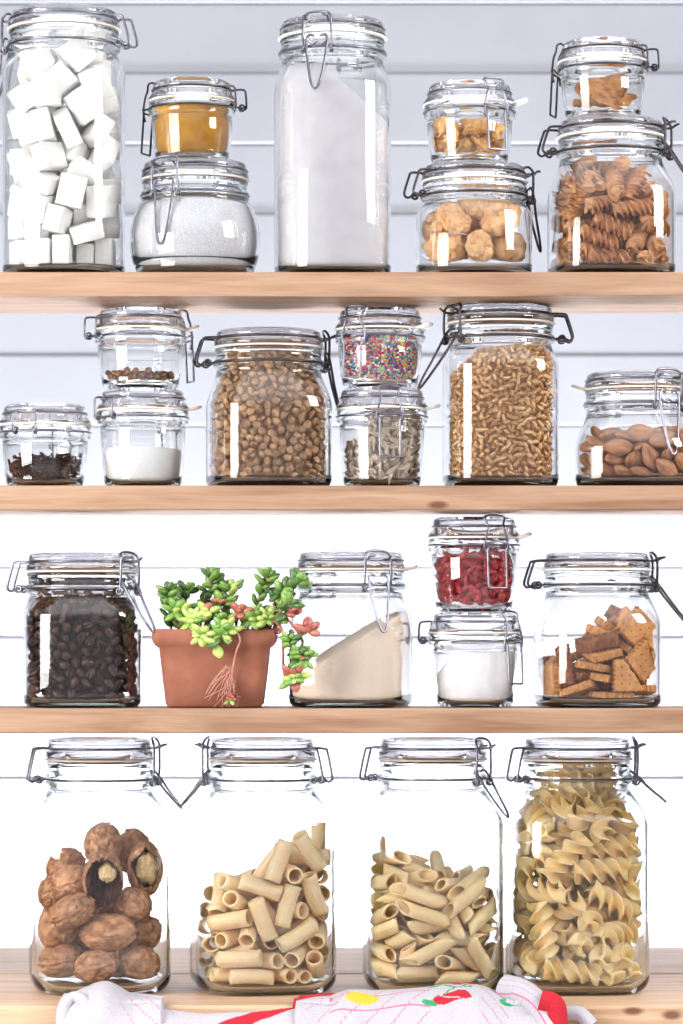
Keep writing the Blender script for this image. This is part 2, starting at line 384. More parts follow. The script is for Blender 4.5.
J = {}
def define_jars():
    S = jar_shape
    J['sugar'] = S(64, 4, Z1, 56, 61, 76, 2.3, 0, nh=35)
    J['salt3'] = S(195, 158, Z1, 54, 65.5, 235, 2.0, 0, nh=33, bulge=[(.86, .98), (.90, .90), (.955, .78), (.99, .62), (1.0, .48), (.985, .34), (.955, .22), (.91, .13)], foot=13)
    J['turmeric'] = S(192, 77, J['salt3'].loc.z + J['salt3'].h + .0004, 43.5, 40.5, small=True)
    J['flour'] = S(332.5, 14.5, Z1, 53.5, 58.5, 92, 2.6, 12, nh=33)
    J['fig'] = S(474, 161, Z1, 53, 58, 218, 2.4, 0, nh=31, foot=10)
    J['dried'] = S(469.5, 80, J['fig'].loc.z + J['fig'].h + .0004, 46, 42.5, small=True)
    J['brownfus'] = S(611, 115.5, Z1, 54, 62.5, 200, 3.4, 8, nh=32)
    J['chips'] = S(603, 37, J['brownfus'].loc.z + J['brownfus'].h + .0004, 45, 41.5, small=True)
    J['clove'] = S(45, 404, Z2, 46, 42.5, small=True)
    J['flake'] = S(143, 389, Z2, 46, 42.5, small=True)
    J['allspice'] = S(140.5, 307.5, J['flake'].loc.z + J['flake'].h + .0004, 46, 42.5, small=True)
    J['lentil'] = S(268.5, 328, Z2, 55, 63.5, 410, 3.4, 14, nh=33)
    J['seed'] = S(382, 388, Z2, 46, 42.5, small=True)
    J['sprinkle'] = S(380, 307.5, J['seed'].loc.z + J['seed'].h + .0004, 45, 42, small=True)
    J['wheat'] = S(500.5, 304, Z2, 54, 57.5, 368, 3.0, 5, nh=32)
    J['almond'] = S(639, 371, Z2, 55, 65, 452, 3.2, -14, nh=32)
    J['coffee'] = S(82, 554, Z3, 56, 60.5, 618, 3.2, 8, nh=35)
    J['semolina'] = S(351, 553, Z3, 54, 62, 628, 3.6, -14, nh=33)
    J['powder'] = S(475, 614, Z3, 46.5, 42.5, small=True)
    J['goji'] = S(474, 518, J['powder'].loc.z + J['powder'].h + .0004, 46, 42.5, small=True)
    J['biscuit'] = S(597, 553.5, Z3, 54, 62.5, 628, 3.2, 8, nh=32)
    J['walnut'] = S(99.5, 738, Z0, 54, 72.5, 826, 3.4, 10, d=.14, nh=41, foot=17)
    J['rigatoni'] = S(262.5, 738, Z0, 54, 74, 826, 3.4, 12, d=.14, nh=41, foot=17)
    J['penne'] = S(432.5, 738, Z0, 54.5, 70, 824, 3.4, 5, d=.14, nh=40, foot=17)
    J['fusilli'] = S(577, 738, Z0, 55, 70.5, 824, 3.4, 6, d=.14, nh=40, foot=17)
def make_jars():
    gt, g2, g3, g4 = 'clip-top jars on the top shelf', 'clip-top jars on the second shelf', 'clip-top jars on the third shelf', 'large clip-top jars on the bottom board'
    B = build_jar
    B(J['sugar'], 'tall clip-top glass jar filled with white sugar cubes', gt, 255, (12, .05), 'steel', hinge=72)
    B(J['salt3'], 'squat round-bellied clip-top jar of white granulated sugar under the turmeric jar', gt, -28, (8, .052), 'steel')
    B(J['turmeric'], 'small clip-top jar of yellow turmeric powder standing on another jar', gt, -112, (4, .038), 'darksteel', hinge=66)
    B(J['flour'], 'tall clip-top glass jar filled with white flour', gt, -15, (10, .042), 'steel', rubber='rubberw')
    B(J['fig'], 'round clip-top jar of dried figs on the top shelf', gt, 103, (12, .05), 'darksteel', hinge=-68, rubber='rubberw')
    B(J['dried'], 'small clip-top jar of dried apple pieces standing on the fig jar', gt, 29, (3, .039), 'steel', rubber='rubberw', tab=75)
    B(J['brownfus'], 'square clip-top jar of brown wholegrain spiral pasta', gt, 72, (36, .062), 'darksteel', hinge=-82, rubber='rubberw')
    B(J['chips'], 'small clip-top jar of brown dried mushroom pieces standing on the brown pasta jar', gt, -110, (3, .039), 'darksteel', hinge=58)
    B(J['clove'], 'small clip-top jar of dark cloves standing alone at the left end', g2, 165, (3, .039), 'steel', hinge=-16, rubber='rubberw')
    B(J['allspice'], 'small clip-top jar with a few brown allspice berries, upper of two jars', g2, 112, (3, .039), 'steel', hinge=-58, tab=88)
    B(J['flake'], 'small clip-top jar of coarse white salt flakes under the allspice jar', g2, 150, (3, .039), 'steel', hinge=-40, tab=84)
    B(J['lentil'], 'square clip-top jar filled with brown lentils', g2, 98, (14, .05), 'darksteel', hinge=-82)
    B(J['sprinkle'], 'small clip-top jar of multicoloured sugar sprinkles', g2, -33, (3, .039), 'steel', tab=60, rubber='rubberw')
    B(J['seed'], 'small clip-top jar of grey-brown sunflower seeds under the sprinkles jar', g2, 8, (3, .039), 'steel', tab=78, rubber='rubberw')
    B(J['wheat'], 'clip-top jar of golden wheat grains with black wire', g2, -58, (36, .062), 'darksteel', hinge=88)
    B(J['almond'], 'square clip-top jar of almonds at the right end of its shelf', g2, 24, (10, .05), 'steel', tab=-84)
    B(J['coffee'], 'square clip-top jar filled with dark roasted coffee beans', g3, 56, (34, .05), 'steel', hinge=-100)
    B(J['semolina'], 'square clip-top jar of pale semolina heaped to one side beside the plant', g3, 27, (14, .045), 'steel', tab=85)
    B(J['goji'], 'small clip-top jar of red goji berries standing on another jar', g3, 24, (3, .039), 'steel', tab=70, rubber='rubberw')
    B(J['powder'], 'small clip-top jar of fine white powder under the goji berry jar', g3, 47, (3, .039), 'steel', hinge=-120)
    B(J['biscuit'], 'square clip-top jar of broken brown biscuits', g3, 94, (40, .07), 'darksteel', hinge=-84, rubber='rubberw')
    B(J['walnut'], 'large square clip-top jar half full of whole walnuts', g4, 82, (40, .036), 'steel', hinge=-80)
    B(J['rigatoni'], 'large square clip-top jar of ridged rigatoni tubes', g4, -98, (40, .036), 'steel', hinge=66)
    B(J['penne'], 'large square clip-top jar of penne with slanted ends', g4, 58, (36, .044), 'steel', hinge=-104)
    B(J['fusilli'], 'large square clip-top jar filled with pale fusilli spirals', g4, 90, (50, .036), 'steel', hinge=-66)

# ------------------------------------------------------------------ setting
def board(name, x0, x1, y0, y1, z0, z1, mat, bev=.0012, wane=0.0):
    mb = MB(); n = 60; rows = []
    random.seed(len(name) + int(z0 * 1000))
    V, Fc = [], []
    prof = [(y0, z1 - bev), (y0 + bev, z1), (y1 - bev, z1), (y1, z1 - bev), (y1, z0 + bev), (y1 - bev, z0), (y0 + bev, z0), (y0, z0 + bev)]
    for i in range(n + 1):
        x = x0 + (x1 - x0) * i / n
        wv = wane * max(0.0, mnoise.noise(Vector((x * 5, z0 * 9, 1.7))) + .25)
        for q, (y, z) in enumerate(prof):
            if wane and q == 6: y, z = y0 + .032 + wv * .8, z0 - .0032 + wv * .35
            if wane and q == 5: z = z0 - .0032
            if wane and q == 7: z = z0 + wv * .3
            V.append((x, y, z))
    m = len(prof)
    for i in range(n):
        for q in range(m):
            a, b = i * m + q, i * m + (q + 1) % m
            Fc.append((a, b, b + m, a + m))
    Fc.append(tuple(range(m))); Fc.append(tuple(n * m + q for q in range(m))[::-1])
    o = mesh_obj(name, V, Fc, mat, None, False)
    return fix_normals(o)
WALL_Y = 0.95
def build_setting():
    pine = (srgb(144, 114, 92), srgb(124, 92, 71), srgb(160, 132, 109))
    k2 = px(438, 505); k3 = px(633, 1011); k4 = px(672, 1013)
    M['wood1'] = wood_mat('pine_top', *pine, seed=.3)
    M['wood2'] = wood_mat('pine_second', *pine, knots=[(k2.x, 0, k2.z, .006, .6)], seed=1.7)
    M['wood3'] = wood_mat('pine_third', *pine, seed=3.1)
    M['wood4'] = wood_mat('pine_front_plank', srgb(178, 148, 120), srgb(156, 122, 94), srgb(194, 166, 138), knots=[(k3.x, 0, k3.z, .006, .6), (k4.x, 0, k4.z - .002, .007, .7)], seed=4.4)
    M['wood5'] = wood_mat('grey_back_plank', srgb(158, 134, 112), srgb(132, 108, 90), srgb(178, 155, 132), seed=6.2)
    X = 1.15
    tag(board('shelf_board', -X, X, 0, DEP, Z1 - TH, Z1, M['wood1'], wane=.006), 'pale pine board, the topmost shelf, carrying the sugar cubes and flour', 'shelf')
    tag(board('shelf_board', -X, X, 0, DEP, Z2 - TH, Z2, M['wood2']), 'pale pine shelf board with a small dark knot, carrying the lentil jar', 'shelf')
    tag(board('shelf_board', -X, X, 0, DEP, Z3 - TH, Z3, M['wood3']), 'pale pine shelf board carrying the coffee bean jar and the potted plant', 'shelf')
    tag(board('shelf_board', -X, X, 0, .285, Z0 - .07, Z0, M['wood4'], bev=.003), 'thick pale pine plank with knots under the four large jars', 'shelf')  # front plank of the bench top, built without legs
    tag(board('shelf_board', -X, X, .288, .57, Z0 - .07, Z0 + .0005, M['wood5'], bev=.003), 'greyer weathered plank running behind the pale plank under the large jars', 'shelf')  # back plank of the same bench top
    # back wall of white painted boards
    mb = MB(); k = kk(WALL_Y); pitch = 70.4 * k; z = px(0, 73.5, WALL_Y).z
    z -= pitch * 24; random.seed(5)
    xw = 1.0; i = 0
    while z < 2.75:
        y = WALL_Y + (.0 if i % 2 else .0022) + random.uniform(-.0008, .0008)
        z0, z1 = max(z, 0.0), z + pitch
        if z1 > .02:
            b = .003
            V = [(-xw, y + .02, z0), (-xw, y + .0022, z0), (-xw, y, z0 + b), (-xw, y, z1 - b), (-xw, y + .0022, z1 - .0003), (-xw, y + .02, z1 - .0003)]
            V += [(xw, q[1], q[2]) for q in V]
            mb.add(V, [(q, q + 1, q + 7, q + 6) for q in range(5)])
        z += pitch; i += 1
    rbox(mb, (0, WALL_Y + .04, 1.375), (2 * xw, .03, 2.75))
    w = mb.obj('wall_back', M['wall'], None, False); w['kind'] = 'structure'; fix_normals(w)
    M['floor'] = simple('grey_floor', srgb(205, 200, 194), srgb(216, 211, 206), 6, .6)
    mb = MB(); rbox(mb, (0, -1.9, -.02), (5.2, 5.9, .04)); f = mb.obj('floor', M['floor'], None, False); f['kind'] = 'structure'

def area(name, loc, target, sx, sy, power, col=(1, 1, 1)):
    L = bpy.data.lights.new(name, 'AREA'); L.shape = 'RECTANGLE'; L.size = sx; L.size_y = sy; L.energy = power; L.color = col
    o = bpy.data.objects.new(name, L); C.objects.link(o); o.location = loc
    o.rotation_euler = (Vector(target) - Vector(loc)).to_track_quat('-Z', 'Y').to_euler(); return o
def build_lights():
    w = bpy.data.worlds.new('room'); bpy.context.scene.world = w; w.use_nodes = True
    bg = w.node_tree.nodes['Background']; bg.inputs[1].default_value = 1.0
    # unseen surround: sides and horizon dimmed to grey glass edges and cut glare
    N, L = w.node_tree.nodes, w.node_tree.links
    tc = N.new('ShaderNodeTexCoord'); sx = N.new('ShaderNodeSeparateXYZ'); L.new(tc.outputs['Generated'], sx.inputs[0])
    ab = N.new('ShaderNodeMath'); ab.operation = 'ABSOLUTE'; L.new(sx.outputs['X'], ab.inputs[0])
    rp = N.new('ShaderNodeValToRGB'); rp.color_ramp.elements[0].position = .55; rp.color_ramp.elements[1].position = .80
    rp.color_ramp.elements[0].color = (1.0, 1.0, 1.0, 1); rp.color_ramp.elements[1].color = (.10, .10, .115, 1)
    L.new(ab.outputs[0], rp.inputs[0])
    rz = N.new('ShaderNodeValToRGB'); rz.color_ramp.elements[0].position = .12; rz.color_ramp.elements[1].position = .45
    rz.color_ramp.elements[0].color = (.22, .22, .24, 1); rz.color_ramp.elements[1].color = (1, 1, 1, 1); L.new(sx.outputs['Z'], rz.inputs[0])
    m0 = N.new('ShaderNodeMixRGB'); m0.blend_type = 'MULTIPLY'; m0.inputs[0].default_value = 1; m0.inputs[2].default_value = (2.15, 2.16, 2.22, 1); L.new(rz.outputs[0], m0.inputs[1])
    ml = N.new('ShaderNodeMixRGB'); ml.blend_type = 'MULTIPLY'; ml.inputs[0].default_value = 1; L.new(m0.outputs[0], ml.inputs[2])
    L.new(rp.outputs[0], ml.inputs[1]); L.new(ml.outputs[0], bg.inputs[0])
    area('softbox_left', (-1.40, -.98, 1.32), (0, .0, 1.22), .85, .80, 47, (1, .965, .925))
    area('softbox_right', (1.72, -.80, 1.98), (0, .0, 1.25), .70, .72, 47, (1, .97, .935))
    area('hidden_wall_light', (0, .74, .60), (0, WALL_Y + .06, 1.3), 1.5, .12, 51, (.97, .98, 1))  # unseen lamp set low behind the bench to brighten wall and shelf undersides
def build_camera():
    cam = bpy.data.cameras.new('camera'); o = bpy.data.objects.new('camera', cam); C.objects.link(o)
    o.location = (0, -D, ZC); o.rotation_euler = (PI / 2, 0, 0)
    cam.sensor_fit = 'VERTICAL'; cam.sensor_height = 36.0; cam.sensor_width = 24.0; cam.lens = 36.0 * F / H
    cam.shift_y = (HZ - H / 2) / H; cam.clip_start = .05
    cam.dof.use_dof = True; cam.dof.focus_distance = D + .03; cam.dof.aperture_fstop = 9
    bpy.context.scene.camera = o
def settings():
    s = bpy.context.scene
    s.view_settings.view_transform = 'Standard'; s.view_settings.look = 'None'; s.view_settings.gamma = 1.0
    s.view_settings.exposure = 0.0; s.view_settings.use_curve_mapping = False
    c = s.cycles; c.max_bounces = 24; c.transmission_bounces = 20; c.glossy_bounces = 8; c.diffuse_bounces = 4; c.transparent_max_bounces = 16
    c.use_denoising = True; c.blur_glossy = .5; c.caustics_refractive = True; c.caustics_reflective = True
    c.sample_clamp_indirect = 40; c.sample_clamp_direct = 0
# ------------------------------------------------------------------ food pieces (mesh data, centred on their own middle)
def nz(p, s, seed=0.0): return mnoise.noise(Vector(p) * s + Vector((seed, seed * 1.7, -seed)))
def item_sugar():
    mb = MB(); bm = bmesh.new(); bmesh.ops.create_cube(bm, size=1.0); bmesh.ops.scale(bm, vec=(.0300, .0250, .0165), verts=bm.verts)
    bmesh.ops.bevel(bm, geom=list(bm.edges), offset=.0014, segments=2, profile=.5, affect='EDGES')
    bmesh.ops.subdivide_edges(bm, edges=list(bm.edges), cuts=1, use_grid_fill=True)
    for v in bm.verts: v.co += v.co.normalized() * .0004 * nz(v.co, 700)
    bm.verts.index_update(); mb.add([v.co.copy() for v in bm.verts], [[v.index for v in f.verts] for f in bm.faces]); bm.free()
    return mb.data('sugar_cube', [M['sugar']])
def item_walnut(seed=0, r=.0212):
    def disp(p):
        seam = abs(p.x); d = .045 * math.exp(-(seam / .06) ** 2) * (1 if abs(p.z) < 2 else 1)
        d -= .035 * math.exp(-((seam - .14) / .07) ** 2)
        w = abs(nz((p.x * 1.0, p.y * 1.0, p.z * .55), 3.2, seed)) * 1.0
        d -= .085 * max(0.0, .24 - w) / .24
        w2 = abs(nz(p, 6.5, seed + 4)); d -= .045 * max(0.0, .16 - w2) / .16
        d += .05 * nz(p, 1.4, seed + 9)
        if p.z > .8: d += .16 * (p.z - .8)
        return d
    mb = MB(); ball(mb, (0, 0, 0), r, .95, .93, 1.07, 5, 0, disp); return mb.data('walnut', [M['walnut']])
def tube_shell(length, ro, ri, seg, ridges=0, rd=0.0, slant=0.0, rows=14, bend=0.0):
    V, Fc = [], []
    for side in (0, 1):
        for i in range(rows + 1):
            t = i / rows; z0 = (t - .5) * length
            for k in range(seg):
                a = 2 * PI * k / seg
                r = (ro + (rd * (math.cos(a * ridges)) if ridges else 0)) if side == 0 else ri
                x, y = r * math.cos(a), r * math.sin(a)
                z = z0 + slant * x * (1 if True else 0)
                zz = z / (length / 2); x += bend * (1 - zz * zz)
                V.append((x, y, z))
    n = (rows + 1) * seg
    for i in range(rows):
        for k in range(seg):
            k2 = (k + 1) % seg; a, b = i * seg, (i + 1) * seg
            Fc.append((a + k, a + k2, b + k2, b + k)); Fc.append((n + a + k, n + b + k, n + b + k2, n + a + k2))
    for k in range(seg):
        k2 = (k + 1) % seg; e = rows * seg
        Fc.append((k, n + k, n + k2, k2)); Fc.append((e + k, e + k2, n + e + k2, n + e + k))
    return V, Fc
def item_rigatoni():
    mb = MB(); v, f = tube_shell(.041, .0080, .0064, 48, 16, .00024, 0, 8, .0018); mb.add(v, f); return mb.data('rigatoni', [M['pasta']])
def item_penne():
    mb = MB(); v, f = tube_shell(.040, .0069, .0054, 40, 15, .0002, 1.25, 8, .0006); mb.add(v, f); return mb.data('penne', [M['pasta2']])
def spiral(length, r, turns, th, rows, core, name, mat, blades=3, flare=1.0):
    V, Fc = [], []; arm = 7; sec = []
    # star section: every blade is a curved flange, thick at the core
    for b in range(blades):
        a0 = 2 * PI * b / blades
        for q in range(arm):
            t = q / (arm - 1); rr = core + (r - core) * t; hw = th * .5 * (1.25 - .25 * t) * (1.0 if t < .95 else .55) / rr
            sec.append((rr, a0 - hw + .35 * t * t, t))
        for q in range(arm):
            t = 1 - q / (arm - 1); rr = core + (r - core) * t; hw = th * .5 * (1.25 - .25 * t) * (1.0 if t < .95 else .55) / rr
            sec.append((rr, a0 + hw + .35 * t * t, t))
    m = len(sec)
    for i in range(rows + 1):
        u = i / rows; z = (u - .5) * length; tw = 2 * PI * turns * u
        for (rr, a, t) in sec:
            wob = 1 + .045 * math.sin(u * 7 + a) * t
            V.append((rr * wob * math.cos(a + tw), rr * wob * math.sin(a + tw), z + .0012 * t * math.sin(u * 14)))
    for i in range(rows):
        for k in range(m):
            k2 = (k + 1) % m; Fc.append((i * m + k, i * m + k2, (i + 1) * m + k2, (i + 1) * m + k))
    Fc.append(tuple(range(m))[::-1]); Fc.append(tuple(rows * m + k for k in range(m)))
    mb = MB(); mb.add(V, Fc); return mb.data(name, [mat])
def item_fusilli(): return spiral(.054, .0122, 1.45, .0022, 60, .0024, 'fusilli', M['pasta3'])
def item_brownfus(): return spiral(.038, .0082, 2.2, .0022, 64, .0034, 'fusilli', M['brownpasta'], 3)
def item_fig(seed=0):
    def disp(p):
        a = math.atan2(p.y, p.x)
        d = .06 * math.sin(a * 9 + 2.5 * nz(p, 2, seed)) * (1 - .6 * abs(p.z)) + .20 * nz(p, 1.5, seed) + .06 * nz(p, 4, seed) - .10 * max(0, .16 - abs(nz(p, 2.6, seed + 7))) / .16
        rr = math.hypot(p.x, p.y)
        return d - (.62 * math.exp(-(rr / .34) ** 2) * (1 + .5 * math.sin(a * 5 + seed)) if p.z > 0 else .25 * math.exp(-(rr / .25) ** 2))
    mb = MB(); ball(mb, (0, 0, 0), .0190, 1.0, .93, .66, 5, 0, disp); return mb.data('dried_fig', [M['fig']])
def item_almond(seed=0):
    def disp(p): return .04 * nz(p, 2, seed) + .018 * nz((p.x * .3, p.y * 2, p.z * 2), 5, seed)
    mb = MB(); bm = bmesh.new(); bmesh.ops.create_icosphere(bm, subdivisions=3, radius=1.0); V = []
    for v in bm.verts:
        p = v.co.copy(); t = (p.x + 1) / 2; w = 1 + .12 * math.sin(t * PI) - .45 * max(0, t - .45) ** 1.3
        q = Vector((p.x * .0142, p.y * .0076 * w, p.z * .0048 * w)) * (1 + disp(p)); V.append(q)
    bm.verts.index_update(); mb.add(V, [[v.index for v in f.verts] for f in bm.faces]); bm.free(); return mb.data('almond', [M['almond']])
def slab(name, mat, lx, ly, th, teeth, broken=None, seed=0, holes=True, ridges=0):
    """a biscuit: serrated outline, docking holes, optionally broken along a jagged line"""
    out = []; n = 16
    def edge(p, q, nx, ny):
        L = math.hypot(q[0] - p[0], q[1] - p[1]); m = max(4, int(L / .0042) * 4)
        for i in range(m):
            t = i / m; s = .0007 * math.cos(2 * PI * t * m / 4)
            out.append((p[0] + (q[0] - p[0]) * t + nx * s, p[1] + (q[1] - p[1]) * t + ny * s))
    cs = [(-lx / 2, -ly / 2), (lx / 2, -ly / 2), (lx / 2, ly / 2), (-lx / 2, ly / 2)]
    ns = [(0, -1), (1, 0), (0, 1), (-1, 0)]
    for i in range(4): edge(cs[i], cs[(i + 1) % 4], *ns[i])
    if broken:
        a, c = broken; nx, ny = math.cos(a), math.sin(a); o2 = []
        for (x, y) in out:
            dd = x * nx + y * ny - c
            if dd > 0:
                j = .0022 * nz((x * 1.0, y * 1.0, seed), 190) + .001 * nz((x, y, seed), 500)
                x -= nx * (dd - j); y -= ny * (dd - j)
            o2.append((x, y))
        out = o2
    bm = bmesh.new(); vs = [bm.verts.new((x, y, -th / 2)) for x, y in out]
    f = bm.faces.new(vs); r = bmesh.ops.extrude_face_region(bm, geom=[f])
    top = [v for v in r['geom'] if isinstance(v, bmesh.types.BMVert)]
    for v in top: v.co.z = th / 2
    bmesh.ops.recalc_face_normals(bm, faces=bm.faces)
    caps = [f for f in bm.faces if len(f.verts) > 8]
    bmesh.ops.inset_region(bm, faces=caps, thickness=.0011, depth=0.0006)
    bmesh.ops.triangulate(bm, faces=[f for f in bm.faces if len(f.verts) > 8])
    bm.verts.index_update(); mb = MB(); mb.add([v.co.copy() for v in bm.verts], [[v.index for v in f.verts] for f in bm.faces]); bm.free()
    if holes:
        for i in range(-1, 2):
            for k in range(-1, 2):
                x, y = i * lx * .26, k * ly * .26
                if broken and x * math.cos(broken[0]) + y * math.sin(broken[0]) > broken[1] - .003: continue
                for sg in (-1, 1):
                    rbox(mb, (x, y, sg * (th / 2 + .0006)), (.0017, .0017, .0002), 0, 1)
    if ridges:
        for i in range(ridges):
            x = (i - (ridges - 1) / 2) * lx / ridges * .95
            for sg in (-1, 1): ball(mb, (x, 0, sg * th * .46), .5, lx / ridges * .9, ly * .86, th * .5, 2, 0)
    return mb.data(name, [mat, M['biscuithole']], smooth=bool(ridges))
def item_biscuit(k=0):
    if k == 0: return slab('biscuit', M['biscuit'], .030, .030, .0062, 7)
    if k == 1: return slab('biscuit', M['biscuit'], .030, .030, .0062, 7, (.6, .004), 1)
    if k == 2: return slab('biscuit', M['biscuit'], .030, .030, .0062, 7, (1.2, .008), 2)
    return slab('biscuit', M['biscuit2'], .040, .013, .0085, 7, None, 3, False, 9)
def item_coffee():
    bm = bmesh.new(); bmesh.ops.create_icosphere(bm, subdivisions=4, radius=1.0); V = []
    for v in bm.verts:
        p = v.co; z = p.z * (.0042 if p.z > 0 else .0018)
        groove = .0011 * math.exp(-((p.y + .10 * math.sin(p.x * 3)) / .11) ** 2) * (1 if p.z < 0 else 0)
        V.append(Vector((p.x * .0057, p.y * .0043, z + groove)))
    bm.verts.index_update(); mb = MB(); mb.add(V, [[v.index for v in f.verts] for f in bm.faces]); bm.free(); return mb.data('coffee_bean', [M['coffee']])
def lump(name, mat, r, s, amp, sc, seed=0, sub=3, disp=None):
    mb = MB(); ball(mb, (0, 0, 0), r, s[0], s[1], s[2], sub, 0, disp or (lambda p: amp * nz(p, sc, seed) + amp * .5 * nz(p, sc * 2.5, seed))); return mb.data(name, [mat])
def item_lentil():
    return lump('lentil', M['lentil'], .0042, (1, 1, .52), .05, 1.5, 1, 2)
def item_goji(seed=0):
    def disp(p): return .22 * nz((p.x * .6, p.y * 1.6, p.z * 1.6), 1.9, seed) - .16 * abs(nz((p.x * .4, p.y * 2, p.z * 2), 2.2, seed + 3)) + .1 * nz(p, 5, seed)
    return lump('goji_berry', M['goji'], .0062, (1.25, .58, .48), 0, 1, seed, 3, disp)
def item_seed():
    mb = MB(); bm = bmesh.new(); bmesh.ops.create_icosphere(bm, subdivisions=3, radius=1.0); V = []
    for v in bm.verts:
        p = v.co; t = (p.x + 1) / 2; w = 1 - .62 * t ** 1.6; V.append(Vector((p.x * .0072, p.y * .0036 * w, p.z * .0020 * w)))
    bm.verts.index_update(); mb.add(V, [[v.index for v in f.verts] for f in bm.faces]); bm.free(); return mb.data('sunflower_seed', [M['seed']])
def item_allspice(seed=0): return lump('allspice_berry', M['allspice'], .0032, (1, 1, .95), .12, 2.2, seed, 3)
def item_clove():
    mb = MB(); tube(mb, [(0, 0, -.0085), (.0002, 0, -.004), (0, .0001, .001), (0, 0, .003)], lambda t: .00095 + .0006 * t, 8)
    for k in range(4):
        a = k * PI / 2; tube(mb, [(0, 0, .0028), (.0016 * math.cos(a), .0016 * math.sin(a), .0038), (.0034 * math.cos(a), .0034 * math.sin(a), .0052)], lambda t: .0010 * (1 - .7 * t), 6)
    ball(mb, (0, 0, .0048), .0017, 1, 1, 1, 2); return mb.data('clove', [M['clove']])
def item_apple(seed=0): return item_mush(seed + 11, (.026, .022, .030, .020)[seed % 4], (.018, .017, .020, .016)[seed % 4], 'apple', 'dried_apple_piece', .6)
def item_mush(seed=0, L=.044, Wd=.03, mat='mushroom', name='dried_mushroom_piece', q_=1.0):
    """a dried curled flake: a bent, ruffled sheet with real thickness"""
    V, Fc = [], []; nu, nv = 26, 16; th = .0042
    for s in (0, 1):
        for i in range(nu + 1):
            for k in range(nv + 1):
                u, v = i / nu * 2 - 1, k / nv * 2 - 1
                rr = max(abs(u), abs(v)); q = math.hypot(u, v)
                if q > 0: u2, v2 = u * rr / q, v * rr / q
                else: u2 = v2 = 0
                edge = 1 + .16 * nz((u2, v2, seed), 2.1) + .07 * nz((u2, v2, seed), 5)
                x, y = u2 * L / 2 * edge, v2 * Wd / 2 * edge
                z = q_ * (.010 * u2 * u2 - .008 * v2 * v2) + q_ * .006 * nz((u2, v2, seed + 5), 1.7) + .0025 * nz((u2, v2, seed), 4.5)
                tt = th * .5 * (1 - .75 * rr ** 3) * (1 + .4 * nz((u2, v2, s * 9 + seed), 4)); V.append((x, y, z + (tt if s else -tt)))
    m = (nu + 1) * (nv + 1)
    for i in range(nu):
        for k in range(nv):
            a = i * (nv + 1) + k; b = a + nv + 1
            Fc.append((m + a, m + b, m + b + 1, m + a + 1)); Fc.append((a, a + 1, b + 1, b))
    bd = [i * (nv + 1) for i in range(nu + 1)] + [nu * (nv + 1) + k for k in range(1, nv + 1)] + [i * (nv + 1) + nv for i in range(nu - 1, -1, -1)] + [k for k in range(nv - 1, 0, -1)]
    for a, b in zip(bd, bd[1:] + bd[:1]): Fc.append((a, b, m + b, m + a))
    mb = MB(); mb.add(V, Fc); me = mb.data(name, [M[mat]])
    return me
def item_materials():
    M['sugar'] = simple('sugar_lump', srgb(244, 242, 240), srgb(252, 251, 250), 400, .75, bump=.25, bscale=1500)
    M['walnut'] = simple('walnut_shell', srgb(140, 92, 62), srgb(206, 156, 118), 150, .6, bump=.8, bscale=300, vary=.12)
    M['kernel'] = simple('walnut_kernel', srgb(206, 170, 116), srgb(236, 212, 168), 160, .55, bump=.3, bscale=300)
    M['shellin'] = simple('walnut_shell_inside', srgb(62, 34, 22), srgb(104, 66, 44), 120, .6)
    M['pasta'] = simple('rigatoni_dough', srgb(250, 206, 160), srgb(252, 216, 176), 90, .5, sss=.6, vary=.05)
    M['pasta2'] = simple('penne_dough', srgb(250, 206, 154), srgb(252, 217, 172), 90, .5, sss=.6, vary=.05)
    M['pasta3'] = simple('fusilli_dough', srgb(252, 211, 152), srgb(254, 220, 170), 90, .5, sss=.6, vary=.05)
    M['brownpasta'] = simple('wholegrain_dough', srgb(190, 130, 86), srgb(218, 164, 116), 220, .55, bump=.1, vary=.12)
    M['fig'] = simple('dried_fig_skin', srgb(212, 156, 102), srgb(238, 196, 148), 110, .55, bump=.3, bscale=240, sss=.1, vary=.08)
    M['almond'] = simple('almond_skin', srgb(140, 88, 56), srgb(192, 138, 98), 160, .6, bump=.3, bscale=300, stretch=(.35, 2, 2), vary=.12)
    M['biscuit'] = simple('biscuit_dough', srgb(186, 128, 74), srgb(208, 152, 96), 150, .7, bump=.3, bscale=600, vary=.12)
    M['biscuit2'] = simple('dark_biscuit_dough', srgb(128, 76, 48), srgb(158, 102, 68), 150, .7, bump=.3, bscale=600, vary=.1)
    M['biscuithole'] = simple('biscuit_hole', srgb(130, 80, 40), srgb(150, 92, 48), 150, .8)
    M['coffee'] = simple('coffee_bean_skin', srgb(32, 17, 14), srgb(70, 38, 29), 160, .42, bump=.1, bscale=500, vary=.35, spec=.35)
    M['lentil'] = simple('lentil_skin', srgb(138, 102, 70), srgb(184, 144, 106), 140, .55, vary=.25)
    M['goji'] = simple('goji_skin', srgb(124, 16, 28), srgb(176, 44, 50), 200, .5, bump=.3, bscale=400, vary=.2)
    M['seed'] = simple('sunflower_hull', srgb(136, 118, 104), srgb(222, 206, 190), 380, .6, stretch=(.25, 2.2, 1), vary=.22)
    M['allspice'] = simple('allspice_skin', srgb(84, 54, 36), srgb(150, 108, 72), 260, .65, bump=.3, bscale=700, vary=.3)
    M['clove'] = simple('clove_skin', srgb(40, 22, 18), srgb(86, 52, 40), 260, .8, vary=.3, spec=.15)
    M['apple'] = simple('dried_apple_flesh', srgb(196, 136, 70), srgb(228, 180, 112), 160, .6, bump=.3, bscale=300, vary=.12)
    M['mushroom'] = simple('dried_mushroom_skin', srgb(140, 88, 46), srgb(204, 146, 86), 120, .65, bump=.5, bscale=320)
